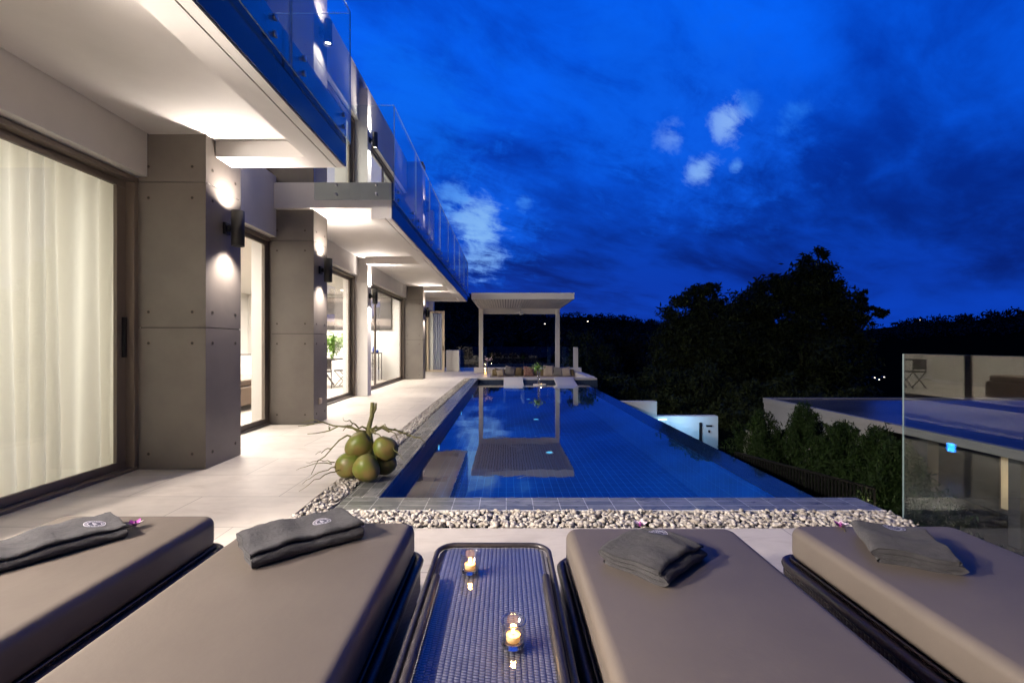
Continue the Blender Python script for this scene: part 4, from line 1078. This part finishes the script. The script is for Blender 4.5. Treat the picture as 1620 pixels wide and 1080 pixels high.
# foliage ----------------------------------------------------------------
def crown_points(n, blobs):
    """leaf centres on ragged clumps spread through the crown's volume"""
    out = []; tot = sum(b2[3]*b2[4] for b2 in blobs)
    for (x, y, z, rx, rz_) in blobs:
        k = int(n*rx*rz_/tot); nc = max(10, k//90)
        cd = rng.normal(size=(nc, 3)); cd /= np.linalg.norm(cd, axis=1)[:, None]
        cd *= rng.uniform(.35, 1.08, (nc, 1))**.7*np.array([rx, rx, rz_])
        per = max(1, k//nc)
        l_ = rng.normal(size=(nc, per, 3))*np.array([.15, .15, .12])*min(rx, rz_)*rng.uniform(.7, 1.4, (nc, 1, 1))
        out.append((cd[:, None, :]+l_).reshape(-1, 3)+(x, y, z))
    return np.concatenate(out)
def tree(name, label, cat, base, blobs, n, leaf, m_, trunk_r=.25, group=None, limbs=True, up=0.):
    t = thing(name, label, cat, base, group=group)
    V, F = leaf_quads(crown_points(n, blobs), leaf, 1.6, up); np_mesh('crown', V, F, m_, t)
    tr_ = MB(); top = max(blobs, key=lambda q: q[2])
    tr_.tube([(0, 0, -.3), (.05, 0, top[2]*.35), (top[0]*.5, top[1]*.5, top[2]*.7), (top[0], top[1], top[2])], [trunk_r, trunk_r*.8, trunk_r*.5, trunk_r*.15], 9)
    if limbs:
        for (x, y, z, rx, rz_) in blobs:
            tr_.tube([(.03, 0, top[2]*.3), (x*.5, y*.5, (z+top[2]*.3)*.5+.1), (x, y, z)], [trunk_r*.5, trunk_r*.3, trunk_r*.08], 6)
    tr_.build('trunk', 'bark', t)
    return t
G = 'big trees beyond the pool'
# tree A, px 1060-1185, tip y 430; tree B, px 1185-1400, tip y 392
tree('broadleaf_tree', 'dark broad tree with a pointed top, left of the tallest tree', 'tree', (10.0, 23, -5.5),
     [(.0, 0, 9.2, .75, .95), (-1.0, 0, 8.3, 1.1, 1.0), (.9, 0, 8.3, 1.1, 1.1), (-1.3, .3, 6.3, 1.3, 1.5), (.3, 0, 6.6, 1.9, 1.6), (1.5, 0, 6.6, 1.2, 1.5), (0, 0, 4.3, 2.3, 1.6)], 42000, .078, 'leaf', .28, G)
tree('broadleaf_tree', 'tallest dark tree with long feathery boughs reaching right', 'tree', (14.9, 23, -5.5),
     [(.7, 0, 10.5, .95, 1.0), (.0, 0, 9.8, 1.3, 1.0), (-1.8, 0, 9.2, 1.3, 1.0), (1.2, 0, 9.4, 1.2, 1.0), (-2.4, 0, 8.2, 1.0, 1.0), (-1.0, 0, 8.0, 1.8, 1.2), (.9, .2, 8.0, 1.7, 1.3),
      (2.7, 0, 8.7, .65, .42), (3.2, 0, 9.1, .35, .45), (3.7, 0, 8.3, .55, .28), (2.3, 0, 8.1, .9, .6), (3.2, 0, 7.9, .6, .28), (-.5, 0, 6.0, 2.8, 1.6), (1.5, 0, 6.1, 1.6, 1.4), (0, 0, 4.0, 2.8, 1.6)], 64000, .082, 'leaf', .38, G)
B_ = 'bushes and small trees below the pool'
bl_ = [(5.0, 20, 3.9, 1.7), (6.9, 21, 4.2, 1.9), (3.4, 22.5, 4.9, 1.6), (8.6, 20, 4.4, 1.7), (6.2, 17.5, 2.5, 1.3), (8.2, 16.5, 2.4, 1.5), (10.6, 18, 3.2, 1.7), (12.6, 17.5, 2.7, 1.8), (14.8, 19, 3.0, 1.8), (4.6, 26, 6.2, 1.7)]
bl_n = ['bushy dark tree just right of the white pillar', 'rounded dark bush between the pillar and the big trees', 'tall dark bush straight behind the right pergola post', 'dark bush in front of the pointed tree',
        'low bush above the white garden wall', 'low bush right of the white garden wall', 'dark bush under the pointed tree', 'dark bush under the tallest tree', 'dark bush beyond the flat roof of the lower house', 'tall narrow dark tree behind the bushes by the pillar']
for (x, y, h_, r_), lb in zip(bl_, bl_n):
    zb = -3.2 if y < 19 else -4.0
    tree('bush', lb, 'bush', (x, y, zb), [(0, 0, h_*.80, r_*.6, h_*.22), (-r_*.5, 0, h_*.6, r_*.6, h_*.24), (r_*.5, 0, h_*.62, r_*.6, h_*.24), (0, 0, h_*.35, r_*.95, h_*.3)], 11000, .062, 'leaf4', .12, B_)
# trees behind the far railing, left part
for k, (x, y, h_, r_, lb) in enumerate(((-9.5, 44, 9.8, 4.0, 'dark tree beyond the open glass door leaf'), (-3.5, 40, 8.0, 3.6, 'dark tree seen through the left of the pergola'), (1.6, 42, 8.2, 3.6, 'dark tree seen through the middle of the pergola'),
                                        (6.2, 40, 8.1, 3.4, 'dark tree just right of the pergola'), (-15, 48, 11.0, 5, 'large dark tree behind the end of the villa'), (11, 44, 9.0, 3.8, 'dark tree far behind the pointed tree'), (24, 40, 6.6, 3.6, 'dark tree right of the tallest tree'))):
    tree('far_tree', lb, 'tree', (x, y, -6.0), [(0, 0, h_*.82, r_*.55, h_*.2), (-r_*.5, 0, h_*.6, r_*.6, h_*.25), (r_*.5, 0, h_*.65, r_*.55, h_*.25), (0, 0, h_*.35, r_, h_*.35)], 9000, .19, 'leaf3', .3, 'trees beyond the far railing')
# hedge
for k, (x, y, zt, r_, lb) in enumerate(((3.52, 6.3, .12, .42, 'leftmost feathery hedge shrub, beside the white post'), (3.92, 6.0, .24, .42, 'pointed hedge shrub standing a little above its neighbours'),
                                        (4.05, 5.5, .10, .45, 'third hedge shrub from the white post'), (4.12, 5.05, .12, .45, 'fourth hedge shrub from the white post'), (4.0, 4.65, .06, .42, 'hedge shrub ending at the glass fence, lit from below'))):
    t = thing('hedge_shrub', lb, 'shrub', (x, y, -1.75), group='feathery hedge shrubs'); H_ = zt+1.75
    n_ = 24000; r_ *= 1.22; zz = rng.uniform(0, 1, n_)**.8; an = rng.uniform(0, 6.283, n_); ks = rng.uniform(0, 6.28, 4)
    plume = .30*np.sin(an*3+zz*9+ks[0])+.20*np.sin(an*7-zz*21+ks[1])+.15*np.sin(an*11+zz*37+ks[2])
    rad = r_*(1-zz**3.2*.90)*(1+plume)*rng.uniform(.4, 1.1, n_)**.6
    C = np.stack([rad*np.cos(an), rad*np.sin(an), zz*H_*(1+.09*np.sin(an*4+ks[3])*zz)], 1)+rng.normal(size=(n_, 3))*.022
    tips = []
    for _ in range(26):                      # feathery shoots
        a, z0, l_ = rng.uniform(0, 6.28), rng.uniform(.35, .98)*H_, rng.uniform(.15, .34)
        rr_ = r_*(1-(z0/H_)**3.2*.9)*.8; tt_ = rng.uniform(0, 1, (120, 1))
        p0 = np.array([rr_*math.cos(a), rr_*math.sin(a), z0]); dv = np.array([math.cos(a)*.55, math.sin(a)*.55, .75])*l_
        tips.append(p0+dv*tt_+rng.normal(size=(120, 3))*.035*(1.05-tt_))
    C = np.concatenate([C]+tips)
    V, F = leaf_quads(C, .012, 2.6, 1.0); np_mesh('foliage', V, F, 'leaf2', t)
    MB().tube([(0, 0, 0), (0, 0, H_*.9)], [.03, .006], 7).build('stem', 'bark', t)
gs = thing('garden_spotlight', 'small warm ground spotlight shining up into the hedge', 'spotlight', (3.62, 4.45, -.60))
MB().tube([(0, 0, -1.1), (0, 0, -.03)], .012, 8).build('spike', 'black', gs); MB().lathe([(.02, -.03), (.03, .0), (.03, .05), (.026, .05)], n=14).build('hood', 'black', gs); MB().tube([(0, 0, .045), (0, 0, .048)], .024, 12).build('lens', 'farlamp', gs)
light('SPOT', 'spot_beam', (0, 0, .06), 30, (1, .82, .5), gs, rot=(R(165), R(-22), 0), spot=R(110), radius=.02)
# lawn
n_ = 26000; gx = rng.uniform(3.2, 7.1, n_); gy = rng.uniform(3.3, 10, n_)
V, F = leaf_quads(np.stack([gx, gy, terrain_h(gx, gy)+.03], 1), .035, 1.5, 2.5)
tag(np_mesh('lawn', V, F, 'grass'), 'dark lawn between the deck and the lower house', 'grass', kind='stuff')
# wooded hills: crowns too many and far to count
n_ = 6200; ang = rng.uniform(-.55, .98, n_); rr = rng.uniform(70, 440, n_)
keep = (ang < .66) | (rr > 330); ang, rr = ang[keep], rr[keep]; n_ = len(ang)
gx, gy = rr*np.sin(ang), rr*np.cos(ang); gz = terrain_h(gx, gy)
per = 34; sz = rng.uniform(1.6, 3.6, (n_, 1, 1)) * (.6+rr[:, None, None]/400)
l_ = rng.normal(size=(n_, per, 3)); l_ /= np.linalg.norm(l_, axis=2)[:, :, None]; l_ *= rng.uniform(.5, 1, (n_, per, 1))
C = (l_*sz*np.array([1, 1, .85]) + np.stack([gx, gy, gz+1.2], 1)[:, None, :]).reshape(-1, 3)
V, F = leaf_quads(C, .85, 1.1); tag(np_mesh('wooded_hillside', V, F, 'leaf3'), 'dark wooded hills along the horizon', 'woods', kind='stuff')
# far houses with a lit window
for k, (px, py, dist, lb) in enumerate(((1384, 597, 60, 'leftmost tiny lit house in the valley beside the tallest tree'), (1391, 600, 58, 'lower tiny lit house in the valley'), (1399, 596, 62, 'brightest tiny lit house in the valley'), (1602, 519, 300, 'tiny lit house on the right hillside'),
                                   (1596, 541, 260, 'tiny lit house under the right hillside'), (1459, 542, 260, 'tiny lit house low on the hill above the glass fence'), (1455, 506, 380, 'tiny lit house on the ridge line'), (862, 512, 300, 'tiny lit house seen through the pergola'), (930, 508, 330, 'tiny lit house right of the pergola'))):
    x, y, z = (px-801)*dist/720, dist, 1.2-(py-545)*dist/720; s_ = dist/720
    t = thing('far_house', lb, 'house', (x, y, z), group='tiny far houses with lit windows')
    MB().box(-2.2*s_, 2.2*s_, 0, 4*s_, -1.6*s_, .8*s_).build('walls', 'ngrey', t)
    MB().add([(-2.6*s_, -.3*s_, .8*s_), (2.6*s_, -.3*s_, .8*s_), (2.6*s_, 4.3*s_, .8*s_), (-2.6*s_, 4.3*s_, .8*s_), (0, 2*s_, 1.9*s_)], [(0, 1, 4), (1, 2, 4), (2, 3, 4), (3, 0, 4), (0, 3, 2, 1)]).build('roof', 'ngrey', t)
    MB().box(-1.0*s_, .9*s_, -.06*s_, -.01*s_, -.7*s_, .3*s_).build('window', 'farlamp', t)
